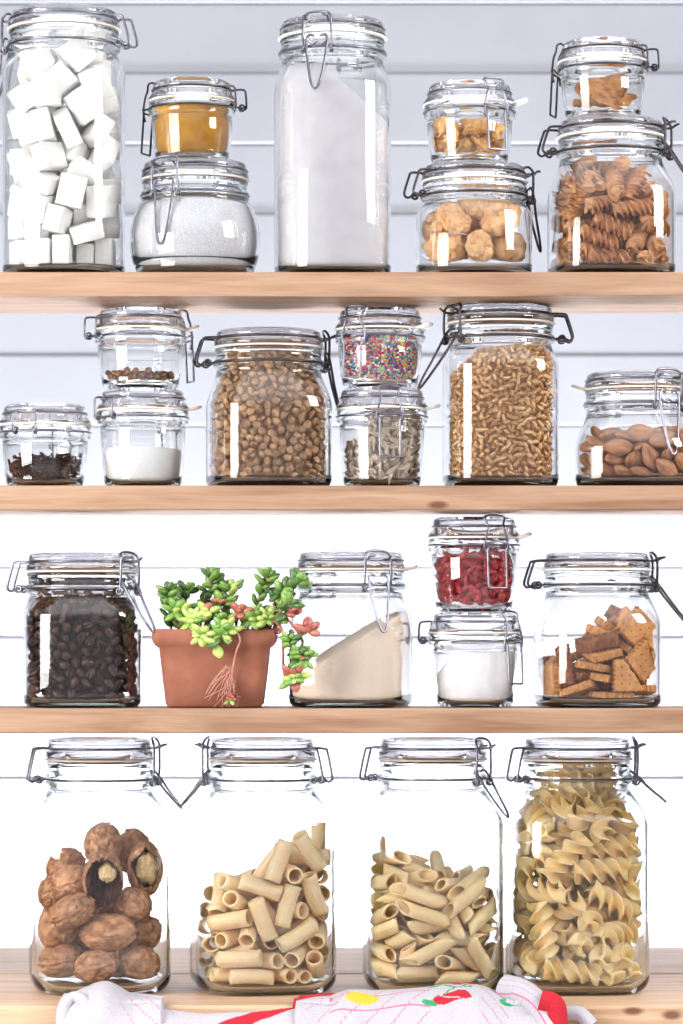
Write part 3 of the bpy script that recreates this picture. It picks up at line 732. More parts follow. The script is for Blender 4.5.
# ------------------------------------------------------------------ filling the jars
def content_materials():
    M['flour'] = simple('flour', srgb(196, 194, 201), srgb(206, 204, 210), 60, .9, bump=.12, bscale=300)
    M['granulated'] = simple('granulated_sugar', srgb(200, 200, 208), srgb(232, 232, 238), 700, .45, bump=1.0, bscale=700, sss=.1)
    M['saltflake'] = simple('salt_flakes', srgb(228, 228, 232), srgb(252, 252, 254), 1100, .35, bump=.6, bscale=1300, sss=.15)
    M['semolina'] = simple('semolina', srgb(220, 198, 178), srgb(236, 220, 204), 1300, .85, bump=.3, bscale=2200)
    M['powder'] = simple('fine_white_powder', srgb(238, 236, 240), srgb(248, 247, 250), 80, .9, bump=.05, bscale=400)
    M['turmeric'] = simple('turmeric', srgb(158, 106, 6), srgb(182, 130, 18), 90, .85, bump=.2, bscale=900)
    M['wheat'] = simple('wheat_grain', srgb(164, 116, 70), srgb(204, 158, 108), 260, .55, stretch=(.4, 2, 2))
    M['wheat2'] = simple('pale_wheat_grain', srgb(198, 152, 104), srgb(226, 186, 138), 260, .55, stretch=(.4, 2, 2))
    M['sproxy'] = simple('sprinkle_mass', srgb(214, 150, 150), srgb(226, 180, 170), 300, .7)
    for i, c in enumerate([(222, 44, 84), (244, 238, 230), (60, 158, 190), (240, 190, 90), (230, 120, 150), (36, 88, 150), (176, 214, 190)]):
        M['spr%d' % i] = simple('sprinkle_colour', srgb(*c), None, 50, .45)
def heap(j, hf, gap, name, mat, seg=72, lev=26, rough=0.0, rs=200.0, top_rings=12):
    """a solid that fills the jar up to hf(x, y), its skin GAP inside the glass"""
    V, rows, Fc = [], [], []
    z0 = j.tb + max(min(gap, .0022), .0003)
    def rad(z, a): return max(.001, jar_r(j, z, a, gap))
    zmin = j.inner[0][1]
    cols = []
    for k in range(seg):
        a = 2 * PI * k / seg; c, s = math.cos(a), math.sin(a)
        zt = hf(rad(j.h * .4, a) * c, rad(j.h * .4, a) * s)
        for _ in range(3): r = rad(zt, a); zt = hf(r * c, r * s)
        cols.append((a, c, s, max(z0 + .0006, min(zt, j.zrim - .001))))
    for i in range(lev + 1):
        t = i / lev; t = t ** 1.6
        row = []
        for (a, c, s, zt) in cols:
            z = z0 + (zt - z0) * t; r = rad(z, a); row.append(len(V)); V.append(Vector((r * c, r * s, z)))
        rows.append(row)
    for q in range(1, top_rings):
        f = 1 - q / top_rings; row = []
        for (a, c, s, zt) in cols:
            r = rad(zt, a) * f; x, y = r * c, r * s; z = hf(x, y)
            b = min(1.0, q / 2.0); z = zt * (1 - b) + z * b
            z += rough * mnoise.noise(Vector((x, y, .3)) * rs); row.append(len(V)); V.append(Vector((x, y, max(z0 + .0005, min(z, j.zrim - .001)))))
        rows.append(row)
    for A, B in zip(rows, rows[1:]):
        for k in range(seg): Fc.append((A[k], A[(k + 1) % seg], B[(k + 1) % seg], B[k]))
    cb = len(V); V.append(Vector((0, 0, z0))); ct = len(V); V.append(Vector((0, 0, min(hf(0, 0), j.zrim - .001))))
    for k in range(seg):
        Fc.append((cb, rows[0][(k + 1) % seg], rows[0][k])); Fc.append((rows[-1][k], rows[-1][(k + 1) % seg], ct))
    return V, Fc
def put_heap(j, hf, gap, name, mat, label, cat, **kw):
    V, Fc = heap(j, hf, gap, name, mat, **kw)
    o = mesh_obj(name, V, Fc, M[mat]); fix_normals(o); o.location = j.loc
    return tag(o, label, cat, kind='stuff')
def zrow(j, y, d=None):               # local height of a pixel row at the jar's front wall
    dd = j.d - (j.R * .6 if d is None else d); return px(0, y, dd).z - j.loc.z
def xcol(j, x): return (x - 341.5) * kk(j.d) - j.loc.x
def piece(stops):                       # piecewise-linear function of x
    def f(x, y=0):
        if x <= stops[0][0]: return stops[0][1]
        for (a, b), (c, d) in zip(stops, stops[1:]):
            if x <= c: return b + (d - b) * (x - a) / (c - a)
        return stops[-1][1]
    return f
def profile_h(j, pts): return piece([(xcol(j, x), zrow(j, y)) for x, y in pts])

def surface_points(j, hf, gap, size, seed, front_only=True, tries=9000, top=True, back=.25):
    """dart throwing over the wall skin and the top of a fill: (point, outward normal)"""
    rnd = random.Random(seed); out = []; cell = size; grid = {}
    def ok(p):
        k = (int(p.x // cell), int(p.y // cell), int(p.z // cell))
        for dx in (-1, 0, 1):
            for dy in (-1, 0, 1):
                for dz in (-1, 0, 1):
                    for q in grid.get((k[0] + dx, k[1] + dy, k[2] + dz), ()):
                        if (q - p).length < size: return False
        grid.setdefault(k, []).append(p); return True
    zlo = j.tb + gap * .9; zhi = j.zrim - .001
    for _ in range(tries):
        if top and rnd.random() < .22:
            a = rnd.uniform(0, 2 * PI); r = math.sqrt(rnd.random()) * j.R * 1.15
            x, y = r * math.cos(a), r * math.sin(a); z = hf(x, y)
            if z > zhi or r > jar_r(j, z, a, gap): continue
            p = Vector((x, y, z)); e = .002
            n = Vector((hf(x - e, y) - hf(x + e, y), hf(x, y - e) - hf(x, y + e), 2 * e)).normalized()
        else:
            a = rnd.uniform(-PI - back, back) if front_only else rnd.uniform(0, 2 * PI)
            z = zlo + (zhi - zlo) * rnd.random(); r = jar_r(j, z, a, gap)
            x, y = r * math.cos(a), r * math.sin(a)
            if z > hf(x, y): continue
            p = Vector((x, y, z)); e = .03
            t = Vector((jar_r(j, z, a + e, gap) * math.cos(a + e) - jar_r(j, z, a - e, gap) * math.cos(a - e), jar_r(j, z, a + e, gap) * math.sin(a + e) - jar_r(j, z, a - e, gap) * math.sin(a - e), 0)).normalized()
            n = Vector((t.y, -t.x, 0)); 
            rz = (jar_r(j, z + .002, a, gap) - jar_r(j, z - .002, a, gap)) / .004; n = (n - Vector((0, 0, rz))).normalized()
        if ok(p): out.append((p, n))
    return out
def orient(n, rnd, jitter):
    q = n.to_track_quat('Z', 'X'); q = q @ Quaternion((0, 0, 1), rnd.uniform(0, 2 * PI))
    if jitter: q = q @ Euler((rnd.gauss(0, jitter), rnd.gauss(0, jitter), 0)).to_quaternion()
    if rnd.random() < .5: q = q @ Quaternion((1, 0, 0), PI)
    return q
def scatter_mesh(mb_or_me, pts, rnd, jitter, smin=.9, smax=1.1, nm=1):
    """many small pieces merged into one body of stuff; takes prepared mesh data"""
    vs = [v.co.copy() for v in mb_or_me.vertices]; fs = [tuple(p.vertices) for p in mb_or_me.polygons]
    mb = MB()
    for p, n in pts:
        q = orient(n, rnd, jitter).to_matrix() * rnd.uniform(smin, smax); mb.add([p + q @ v for v in vs], fs, rnd.randrange(nm))
    return mb
def grains(jn, hf, gap, size, me, low, n_ind, name, label, cat, group, stuff_name, stuff_label, mats, seed, jitter=.35, core='', back=.2, layers=2, tries=9000, smin=.9, smax=1.12, nm=1):
    """an outer layer against the glass: the frontmost n_ind as objects, the rest and the mass behind as one stuff object"""
    j = J[jn]; rnd = random.Random(seed)
    pts = surface_points(j, hf, gap, size, seed, True, tries, back=back)
    pts.sort(key=lambda t: t[0].y * 1.0 - .25 * t[1].z * 0 )
    ind, rest = pts[:n_ind], pts[n_ind:]
    first = None
    for p, n in ind:
        if first is None: o = bpy.data.objects.new(name, me); first = o
        else: o = first.copy()
        C.objects.link(o); o.rotation_mode = 'QUATERNION'
        o.location = j.loc + p; o.rotation_quaternion = orient(n, rnd, jitter); o.scale = (rnd.uniform(smin, smax),) * 3
        tag(o, label, cat, group)
    if stuff_name:
        for L in range(1, layers):
            rest = rest + surface_points(j, lambda x, y: hf(x, y) - size * .6 * L, gap + size * .75 * L, size, seed + L, True, tries, back=back)
        mb = scatter_mesh(low, rest, rnd, jitter, smin, smax, nm)
        V, Fc = heap(j, lambda x, y: hf(x, y) - size * .9, gap + size * 1.1, '', '', lev=16, seg=48, top_rings=8)
        mb.add(V, Fc, 0)
        o = mb.obj(stuff_name, [M[m] for m in mats]); o.location = j.loc; tag(o, stuff_label, cat, kind='stuff')
    return len(pts)
def simmed(jn, meshes, name, label, cat, group):
    j = J[jn]; first = {}; out = []
    for it in SIM[jn].split(','):
        k, x, y, z, w, a, b, c = [int(t) for t in it.split()]
        if k not in first: o = bpy.data.objects.new(name, meshes[k]); first[k] = o
        else: o = first[k].copy()
        C.objects.link(o); o.rotation_mode = 'QUATERNION'; o.location = j.loc + Vector((x, y, z)) * 1e-4; o.rotation_quaternion = Quaternion((w, a, b, c)).normalized()
        tag(o, label[k] if isinstance(label, list) else label, cat, group[k] if isinstance(group, list) else group); out.append(o)
    return out
def relax(j, items, r, it=60):
    """items: [x, y, z] in the jar; slides overlapping pieces apart in depth, keeps them inside the glass"""
    for _ in range(it):
        for a in range(len(items)):
            for b in range(a + 1, len(items)):
                A, B = items[a], items[b]; dx, dz = A[0] - B[0], A[2] - B[2]; m = (A[3] + B[3]) * r
                q = m * m - dx * dx - dz * dz
                if q > 0:
                    need = math.sqrt(q); dy = A[1] - B[1]
                    if abs(dy) < need:
                        s = (need - abs(dy)) / 2 * .5 * (1 if dy >= 0 else -1); A[1] += s; B[1] -= s
        for A in items:
            A[2] = max(A[2], j.tb + A[3] * r * 1.02)
            a = math.atan2(A[1], A[0]); lim = jar_r(j, A[2], a, A[3] * r * 1.14); L = math.hypot(A[0], A[1])
            if L > lim:                          # slide back along the depth first
                y2 = A[1]
                for _k in range(40):
                    y2 *= .94
                    if math.hypot(A[0], y2) <= jar_r(j, A[2], math.atan2(y2, A[0]), A[3] * r * 1.14): break
                A[1] = y2
def open_nut(seed, r, hole_dir, hole, sx=1.0, sz=1.07):
    src = item_walnut(seed, r); hd = Vector(hole_dir).normalized()
    bm = bmesh.new(); bm.from_mesh(src); bpy.data.meshes.remove(src)
    kill = [v for v in bm.verts if v.co.normalized().dot(hd) > hole + .10 * mnoise.noise(v.co * 180 + Vector((seed, 0, 0)))]
    bmesh.ops.delete(bm, geom=kill, context='VERTS')
    bmesh.ops.recalc_face_normals(bm, faces=bm.faces)
    n = len(bm.verts); V = [v.co.copy() for v in bm.verts]; N = [v.normal.copy() for v in bm.verts]
    if sum(V[i].dot(N[i]) for i in range(n)) < 0: N = [-q for q in N]
    bm.verts.index_update()
    F0 = [[v.index for v in f.verts] for f in bm.faces]
    rim = [(e.verts[0].index, e.verts[1].index) for e in bm.edges if e.is_boundary]; bm.free()
    mb = MB(); t = r * .075
    mb.v = V + [V[i] - N[i] * t for i in range(n)]
    mb.f = [tuple(f) for f in F0] + [tuple(n + i for i in f[::-1]) for f in F0] + [(a, b, b + n, a + n) for a, b in rim]
    mb.m = [0] * len(F0) + [1] * len(F0) + [1] * len(rim)
    return mb.data('walnut_shell', [M['walnut'], M['shellin']])
def kernel_mesh(r, seed, sc=(.62, .6, .7)):
    def disp(p): return .30 * abs(mnoise.noise(p * 2.6 + Vector((seed, 0, 0)))) - .22 * math.exp(-(p.x / .16) ** 2) + .15 * mnoise.noise(p * 5 + Vector((0, seed, 0)))
    mb = MB(); ball(mb, (0, 0, 0), r, *sc, 4, 0, disp); return mb.data('kernel', [M['kernel']])
def fit_inside(j, me, loc, rot, scale):
    # nudges a piece towards the jar's axis until it clears the glass
    m = Euler([R(a) for a in rot]).to_matrix(); sc = scale or (1, 1, 1)
    vs = [m @ Vector((v.co.x * sc[0], v.co.y * sc[1], v.co.z * sc[2])) for v in me.vertices]; vs = vs[::max(1, len(vs) // 900)]
    p = loc - j.loc
    for _ in range(60):
        p.z += max(0, max(j.tb + .0006 - (p.z + v.z) for v in vs))
        worst, wd = 0, None
        for v in vs:
            q = p + v; a = math.atan2(q.y, q.x); e = math.hypot(q.x, q.y) - jar_r(j, q.z, a, .0013)
            if e > worst: worst, wd = e, Vector((q.x, q.y, 0)).normalized()
        if not wd: break
        p -= wd * (worst + .0002)
    return j.loc + p
def single(name, me, loc, rot, label, cat, group=None, scale=None, j=None):
    if j: loc = fit_inside(j, me, loc, rot, scale)
    o = bpy.data.objects.new(name, me); C.objects.link(o); o.location = loc; o.rotation_euler = [R(a) for a in rot]
    if scale: o.scale = scale
    return tag(o, label, cat, group)
def walnuts():
    j = J['walnut']; k = kk(j.d); g = 'walnuts in the large jar'; r = .0206
    rows = [  # column, row, depth, relative size, rotation, scale, seed, label
        (54, 964, -.036, 1.05, (10, 80, 10), (.92, 1, 1.06), 1, 'pale walnut at the bottom left of the jar against the glass'),
        (98, 968, -.044, 1.0, (20, 75, -10), (.88, 1, 1.02), 2, 'walnut in the middle of the bottom row behind the towel'),
        (142, 965, -.036, 1.0, (80, 20, 40), (1, .95, .95), 3, 'furrowed walnut at the bottom right of the jar'),
        (110, 934, -.040, 1.15, (35, 84, 6), (.86, 1, 1.22), 4, 'long dark-furrowed walnut lying across above the bottom row'),
        (150, 935, -.010, .95, (60, 20, 70), (1, 1, 1), 5, 'walnut at the right side half hidden behind the long one'),
        (134, 906, -.030, 1.0, (88, 12, 30), (1, .98, .96), 6, 'walnut with star-shaped furrows under the right open shell'),
        (76, 911, -.036, 1.0, (20, 62, 10), (.84, 1, 1.05), 7, 'rounded walnut left of the dark gap, lower of the left pair'),
        (72, 884, -.024, 1.04, (20, 70, -20), (.9, 1, 1.05), 8, 'large walnut, upper of the left pair'),
        (46, 892, .014, .88, (50, 10, 20), (1, 1, 1), 9, 'walnut squeezed against the left glass at mid height'),
        (50, 927, -.016, 1.1, (10, 10, 60), (1, 1, 1.05), 10, 'ridged walnut on the left above the pale bottom one'),
        (62, 868, .018, 1.0, (30, 60, 60), (1, 1, 1), 11, 'greyish walnut showing behind the top of the left pair'),
        (103, 845, -.004, 1.0, (15, 15, 15), (1, 1, .98), 12, 'topmost round walnut of the heap'),
        (133, 853, .036, 1.05, (10, -25, 50), (1, 1, 1.1), 13, 'big walnut behind the right open shell near the top'),
    ]
    hidden = [(80, 940, .044, .75), (118, 965, .02, .9), (102, 900, .034, .85)]
    items = [[xcol(j, x), y, px(0, yy, j.d + y).z - j.loc.z, s] for x, yy, y, s, *_ in rows]
    opens = [(106, 878, -.024, 1.05), (146, 871, -.020, 1.0)]
    items += [[xcol(j, x), y, px(0, yy, j.d + y).z - j.loc.z, s] for x, yy, y, s in opens + hidden]
    relax(j, items, r * .93)
    for (x, yy, y, s, rot, sc, seed, lab), P in zip(rows, items):
        single('walnut', item_walnut(seed, r), j.loc + Vector(P[:3]), rot, lab, 'walnut', g, [s * q for q in sc], j)
    P, Q = items[len(rows)], items[len(rows) + 1]
    e = empty('walnut', j.loc + Vector(P[:3])); tag(e, 'broken walnut with a dark hollow shell in the middle of the heap', 'walnut', g)
    o = bpy.data.objects.new('shell', open_nut(21, r * 1.12, (.12, -1, -.28), .46)); C.objects.link(o); o.parent = e; o.scale = (.92, 1, 1.18)
    o = bpy.data.objects.new('kernel', kernel_mesh(r * .62, 3)); C.objects.link(o); o.parent = e; o.location = (.005, -.0055, .007); o.rotation_euler = (0, .4, .6)
    o['label'] = 'pale kernel inside the dark shell'
    e = empty('walnut', j.loc + Vector(Q[:3])); tag(e, 'open walnut showing its pale kernel near the right glass', 'walnut', g)
    o = bpy.data.objects.new('shell', open_nut(22, r * 1.04, (.12, -1, .12), .70)); C.objects.link(o); o.parent = e; o.scale = (.95, 1, 1.2)
    o = bpy.data.objects.new('kernel', kernel_mesh(r * .95, 5, (.55, .68, .8))); C.objects.link(o); o.parent = e; o.location = (.002, -.0045, .001); o['label'] = 'pale lobed kernel'
    for P in items[len(rows) + 2:]:
        pr = single('walnut', item_walnut(3, r), j.loc + Vector(P[:3]), (40, 30, 10), 'walnut at the back of the jar hidden by those in front', 'walnut', 'walnuts at the back of the jar', None, j)
def figs():
    j = J['fig']; g = 'dried figs in the round jar'; r = .0185
    rows = [(443, 249, -.030, 1.0, (82, 0, -12), 1, 'dried fig at the bottom left with its dimple facing out'),
            (478, 248, -.036, .92, (80, 0, 62), 2, 'dried fig in the middle of the bottom row seen from its edge'),
            (508, 245, -.028, 1.04, (78, 10, 18), 3, 'large dried fig at the bottom right against the glass'),
            (453, 219, -.018, .92, (50, 20, 30), 4, 'dried fig above the bottom left one'),
            (476, 206, -.006, .92, (35, 10, 10), 5, 'topmost dried fig in the middle of the jar'),
            (500, 220, -.014, 1.0, (60, -20, -20), 6, 'dried fig above the bottom right one'),
            (512, 208, .012, .9, (30, 10, 50), 7, 'dried fig high on the right at the back'),
            (434, 229, .010, .95, (70, 0, -60), 8, 'shaded dried fig at the far left glass')]
    rows += [(458, 248, .025, 1, (20, 0, 0), 9, 'dried fig at the back behind the bottom row'), (492, 248, .025, 1, (10, 20, 0), 10, 'dried fig at the back behind the bottom row'), (470, 222, .028, 1, (10, 30, 0), 11, 'dried fig at the back behind the bottom row')]
    items = [[xcol(j, x), y, px(0, yy, j.d + y).z - j.loc.z, s] for x, yy, y, s, *_ in rows]
    relax(j, items, r * .86)
    for (x, yy, y, s, rot, seed, lab), P in zip(rows, items):
        single('dried_fig', item_fig(seed), j.loc + Vector(P[:3]), rot, lab, 'fig', g if seed < 9 else 'figs at the back', (s,) * 3, j)
def mushrooms():
    j = J['chips']; g = 'dried mushroom pieces in the small jar'
    rows = [(598, 89, -.012, (62, -22, 12), (0, .050, .040), 'large curled brown dried mushroom piece upright in the small jar'),
            (613, 108, -.018, (12, 4, 5), (1, .042, .022), 'flat dried mushroom piece lying on the jar bottom'),
            (637, 95, .004, (60, 30, 60), (2, .024, .018), 'small dried mushroom piece at the right glass'),
            (580, 108, -.010, (30, -20, 40), (3, .022, .016), 'small dried mushroom piece at the bottom left'),
            (600, 105, .014, (15, 10, 70), (4, .04, .026), 'dried mushroom piece at the back of the small jar')]
    for x, yy, y, rot, (s, L, Wd), lab in rows:
        P = Vector((xcol(j, x), y, px(0, yy, j.d + y).z - j.loc.z))
        single('dried_mushroom_piece', item_mush(s, L, Wd), j.loc + P, rot, lab, 'mushroom', g, None, j)

# ------------------------------------------------------------------ potted succulent
def leaf(mb, base, d, L, w, mi, flat=.62):
    d = d.normalized(); up = Vector((0, 0, 1)) if abs(d.z) < .93 else Vector((0, -1, 0))
    s = d.cross(up).normalized(); u = s.cross(d).normalized()
    V, Fc = [], []; n, m = 9, 9
    for i in range(n + 1):
        t = i / n; rr = w * .5 * (math.sin(PI * t ** 1.05) ** .55 if 0 < t < 1 else 0.0)
        rr = max(rr, w * .06 if t == 0 else 0)
        c = base + d * L * t + u * L * .10 * t * t
        for k in range(m):
            a = 2 * PI * k / m; V.append(c + s * rr * math.cos(a) + u * rr * flat * math.sin(a))
    for i in range(n):
        for k in range(m): Fc.append((i * m + k, i * m + (k + 1) % m, (i + 1) * m + (k + 1) % m, (i + 1) * m + k))
    mb.add(V, Fc, mi)
def sprig(root, pts, n, L, w, mats, seed, rosette=0, axis=None, spread=(35, 75), name='sprig', stem_r=.0013):
    rnd = random.Random(seed); mb = MB(); P = smooth_path(pts, 8)
    L *= 1.28; w *= 1.30; n = int(n * 1.35)
    tube(mb, P, stem_r, 7); st = mb.obj(name, [M['plant_stem']], root); mb = MB()
    N = len(P)
    for i in range(n):                     # leaves alternate round the stem
        t = .25 + .72 * i / max(1, n - 1); q = P[min(N - 1, int(t * (N - 1)))]; q0 = P[max(0, int(t * (N - 1)) - 2)]
        T = (q - q0).normalized() if (q - q0).length > 1e-6 else Vector((0, 0, 1))
        sd = T.orthogonal().normalized(); a = i * 2.4 + seed
        e = (sd * math.cos(a) + T.cross(sd) * math.sin(a))
        an = R(rnd.uniform(*spread)); dd = T * math.cos(an) + e * math.sin(an)
        leaf(mb, q, dd, L * rnd.uniform(.8, 1.1), w * rnd.uniform(.85, 1.1), rnd.choice(mats))
    T = Vector(axis).normalized() if axis else (P[-1] - P[-3]).normalized(); sd = T.orthogonal().normalized(); tp = P[-1]
    for i in range(rosette):               # the open rosette at the tip
        a = i * 2.4; ring = i / max(1, rosette - 1); an = R(85 - 62 * ring)
        e = sd * math.cos(a) + T.cross(sd) * math.sin(a)
        leaf(mb, tp - T * .002 * (1 - ring), T * math.cos(an) + e * math.sin(an), L * (1.05 - .45 * ring), w * (1.05 - .3 * ring), rnd.choice(mats))
    if mb.v: mb.obj('leaves', [M['leaf_dark'], M['leaf_mid'], M['leaf_light'], M['leaf_red']], st)
    return st
def plant():
    M['terracotta'] = simple('terracotta', srgb(128, 75, 57), srgb(146, 92, 72), 40, .85, bump=.15, bscale=260)
    M['soil'] = simple('potting_soil', srgb(58, 42, 32), srgb(92, 68, 52), 300, .95, bump=.6, bscale=400)
    M['leaf_dark'] = simple('dark_green_leaf', srgb(58, 90, 46), srgb(84, 116, 58), 120, .35, sss=.1)
    M['leaf_mid'] = simple('green_leaf', srgb(92, 134, 58), srgb(126, 160, 76), 120, .35, sss=.1)
    M['leaf_light'] = simple('yellow_green_leaf', srgb(146, 170, 84), srgb(182, 198, 118), 120, .35, sss=.1)
    M['leaf_red'] = simple('red_tinged_leaf', srgb(134, 60, 56), srgb(172, 110, 90), 120, .35, sss=.1)
    M['plant_stem'] = simple('reddish_stem', srgb(120, 74, 62), srgb(146, 96, 78), 200, .6)
    M['root'] = simple('pale_root', srgb(186, 132, 116), srgb(204, 156, 140), 200, .8)
    d = .066; k = kk(d); ctr = Vector(((215.5 - 341.5) * k, d, Z3)); root = empty('potted_succulent', ctr)
    tag(root, 'terracotta pot of trailing green and red-tipped succulent standing between two jars', 'plant')
    # square pot: rings of a rounded square, tapering down, a rolled rim, hollow
    mb = MB(); n = 9; hb, hr = 48.0 * k, 56.5 * k
    H = zpot = px(0, 629, d - .056).z - Z3
    def w(z): return hb + (hr - hb) * z / H
    prof = [(0, 0.0004, n), (hb * .8, .0003, n), (hb - .003, .0004, n), (hb, .003, n), (w(H * .4), H * .4, n), (w(H - .018), H - .018, n), (w(H - .017) + .0035, H - .0155, n), (61 * k, H - .011, n), (61.5 * k, H - .005, n), (60.5 * k, H - .001, n), (58 * k, H, n), (55 * k, H - .001, n), (53 * k, H - .006, n), (49 * k, H - .02, n), (44 * k, .02, n), (42 * k, .006, n), (0, .006, n)]
    f = superr(0, n)
    lathe(mb, prof, 96, 0.0); fix_normals(mb.obj('pot', M['terracotta'], root))
    mb = MB(); V, Fc = [], []; g = 22; hw = 50 * k
    for i in range(g + 1):
        for q in range(g + 1):
            x, y = (i / g * 2 - 1) * hw, (q / g * 2 - 1) * hw; V.append((x, y, H - .012 + .003 * mnoise.noise(Vector((x * 90, y * 90, 1)))))
    for i in range(g):
        for q in range(g): a = i * (g + 1) + q; Fc.append((a, a + g + 1, a + g + 2, a + 1))
    mb.add(V, Fc); mb.obj('soil', M['soil'], root)
    def pp(x, y, dd): return px(x, y, d + dd) - ctr
    Z = lambda x, dd: Vector(((x - 341.5) * kk(d + dd) - ctr.x, dd, H - .012))
    pg = lambda x, y, dd: pp(x, y, dd - .062 * min(1, max(0, (x - 262) / 22)))
    S = sprig
    # upright sprigs: (foot column, foot depth) -> bends -> tip
    S(root, [Z(172, -.02), pp(170, 610, -.022), pp(168, 590, -.024)], 12, .0115, .0066, [0, 0, 1], 1, 4, spread=(40, 75))
    S(root, [Z(180, .0), pp(184, 612, .0), pp(187, 590, -.004)], 7, .0125, .0078, [1, 1, 0], 2, 3)
    S(root, [Z(196, .01), pp(206, 604, .01), pp(210, 588, .0), pp(212, 576, -.004)], 10, .0122, .0068, [0, 1, 1], 3, 4)
    S(root, [Z(206, .015), pp(214, 600, .015), pp(222, 590, .01)], 6, .012, .0068, [0, 1], 4, 4)
    S(root, [Z(226, .01), pp(229, 604, .006), pp(231, 588, .0)], 7, .0122, .0074, [1, 2], 5, 4)
    S(root, [Z(250, .01), pp(258, 602, .008), pp(265, 588, .0), pp(268, 576, -.004)], 10, .0120, .0066, [1, 0, 1], 6, 4)
    S(root, [Z(266, .0), pg(280, 600, -.004), pg(292, 590, -.01), pg(299, 582, -.014)], 9, .0128, .0078, [0, 1, 1], 7, 6)
    S(root, [Z(262, .0), pg(274, 604, -.008), pg(281, 592, -.012)], 8, .0122, .0064, [0, 0, 1], 8, 3)
    S(root, [Z(268, -.01), pg(282, 610, -.016), pg(292, 603, -.018)], 8, .0126, .0068, [0, 1], 9, 3)
    # light rosettes crowding the rim and leaning out over it
    S(root, [Z(190, -.02), pp(190, 618, -.03), pp(194, 620, -.048)], 5, .0140, .0085, [2, 2, 1], 10, 11, axis=(-.2, -1, .35))
    S(root, [Z(200, -.02), pp(206, 622, -.04), pp(203, 634, -.060)], 4, .0130, .0082, [2, 1], 11, 8, axis=(-.3, -1, -.2))
    S(root, [Z(216, -.03), pp(222, 618, -.045), pp(226, 630, -.062)], 6, .0140, .0080, [1, 1, 2], 12, 11, axis=(.1, -1, .1))
    S(root, [Z(214, -.03), pp(222, 632, -.062), pp(217, 646, -.066)], 6, .0135, .0070, [1, 0, 2], 13, 3, spread=(30, 60))
    S(root, [Z(246, -.02), pp(250, 614, -.036), pp(254, 617, -.052)], 4, .0140, .0084, [2, 2, 1], 14, 11, axis=(.1, -1, .3))
    S(root, [Z(262, -.02), pp(266, 616, -.04), pp(268, 618, -.052)], 4, .0126, .0074, [1, 2], 15, 7, axis=(.3, -1, .4))
    S(root, [Z(234, -.02), pp(238, 612, -.042), pp(240, 612, -.056)], 0, .0118, .0090, [3, 3, 2], 16, 6, axis=(0, -1, .25))
    S(root, [Z(206, -.02), pp(207, 612, -.034), pp(207, 611, -.050)], 0, .0118, .0085, [3, 2], 17, 6, axis=(-.1, -1, .3))
    S(root, [Z(178, -.02), pp(178, 614, -.03), pp(178, 610, -.034)], 6, .013, .0080, [1, 2, 1], 18, 5, axis=(-.3, -.8, .6))
    S(root, [Z(224, -.01), pp(224, 606, -.02), pp(222, 602, -.028)], 6, .012, .0076, [3, 0, 1, 1], 19, 5, axis=(0, -.8, .7))
    pf = lambda x, y, dd: pp(x, y, dd - .024 * min(1, max(0, (x - 262) / 22)))
    # stems trailing over the right rim
    S(root, [Z(262, -.02), pf(272, 622, -.045), pf(281, 628, -.060), pf(283, 642, -.064), pf(283, 664, -.062)], 0, .012, .007, [1], 20, 0)
    S(root, [pf(283, 664, -.062), pf(288, 672, -.064), pf(294, 677, -.068)], 3, .0135, .0082, [2, 1, 1, 3], 21, 11, axis=(.1, -1, -.1))
    S(root, [Z(268, -.015), pf(280, 616, -.04), pf(290, 622, -.055), pf(298, 632, -.058), pf(303, 642, -.058)], 0, .012, .0075, [3], 22, 0)
    S(root, [pf(298, 632, -.058), pf(304, 634, -.06), pf(308, 630, -.062)], 0, .0125, .0085, [3, 3], 23, 8, axis=(.3, -.7, .7))
    S(root, [pf(303, 642, -.058), pf(301, 650, -.06), pf(302, 656, -.064)], 6, .0130, .0074, [1, 0, 1, 3], 24, 9, axis=(.2, -1, 0))
    S(root, [pf(283, 648, -.062), pf(287, 645, -.062), pf(289, 640, -.064)], 5, .0110, .0064, [0, 1], 25, 3)
    S(root, [Z(270, -.015), pf(280, 612, -.04), pf(288, 612, -.05)], 2, .0125, .0085, [3, 0], 26, 5, axis=(.5, -.8, .2))
    # offset with hanging roots against the pot front
    mb = MB(); fr = -.0625
    tube(mb, smooth_path([pp(236, 630, -.061), pp(240, 640, fr), pp(236, 652, fr + .003), pp(233, 668, fr + .006), pp(231, 684, fr + .0085), pp(231, 694, fr + .009)], 6), .0009, 6)
    rnd = random.Random(4)
    for i in range(22):
        x0, y0 = rnd.uniform(226, 236), rnd.uniform(664, 690); x1 = x0 + rnd.uniform(-26, 6); y1 = min(707, y0 + rnd.uniform(12, 34))
        dp = lambda y: -.0635 + (y - 648) / 60 * .009
        tube(mb, smooth_path([pp(x0, y0, dp(y0)), pp((x0 + x1) / 2 + rnd.uniform(-3, 3), (y0 + y1) / 2, dp((y0 + y1) / 2) - .001), pp(x1, y1, dp(y1))], 5), .00026, 5)
    mb.obj('hanging_root', M['root'], root)
    S(root, [pp(231, 690, -.0565), pp(231, 695, -.059), pp(232, 698, -.062)], 0, .0074, .0040, [3, 2, 3, 1], 27, 10, axis=(0, -1, .1), name='offset_rosette', stem_r=.0008)

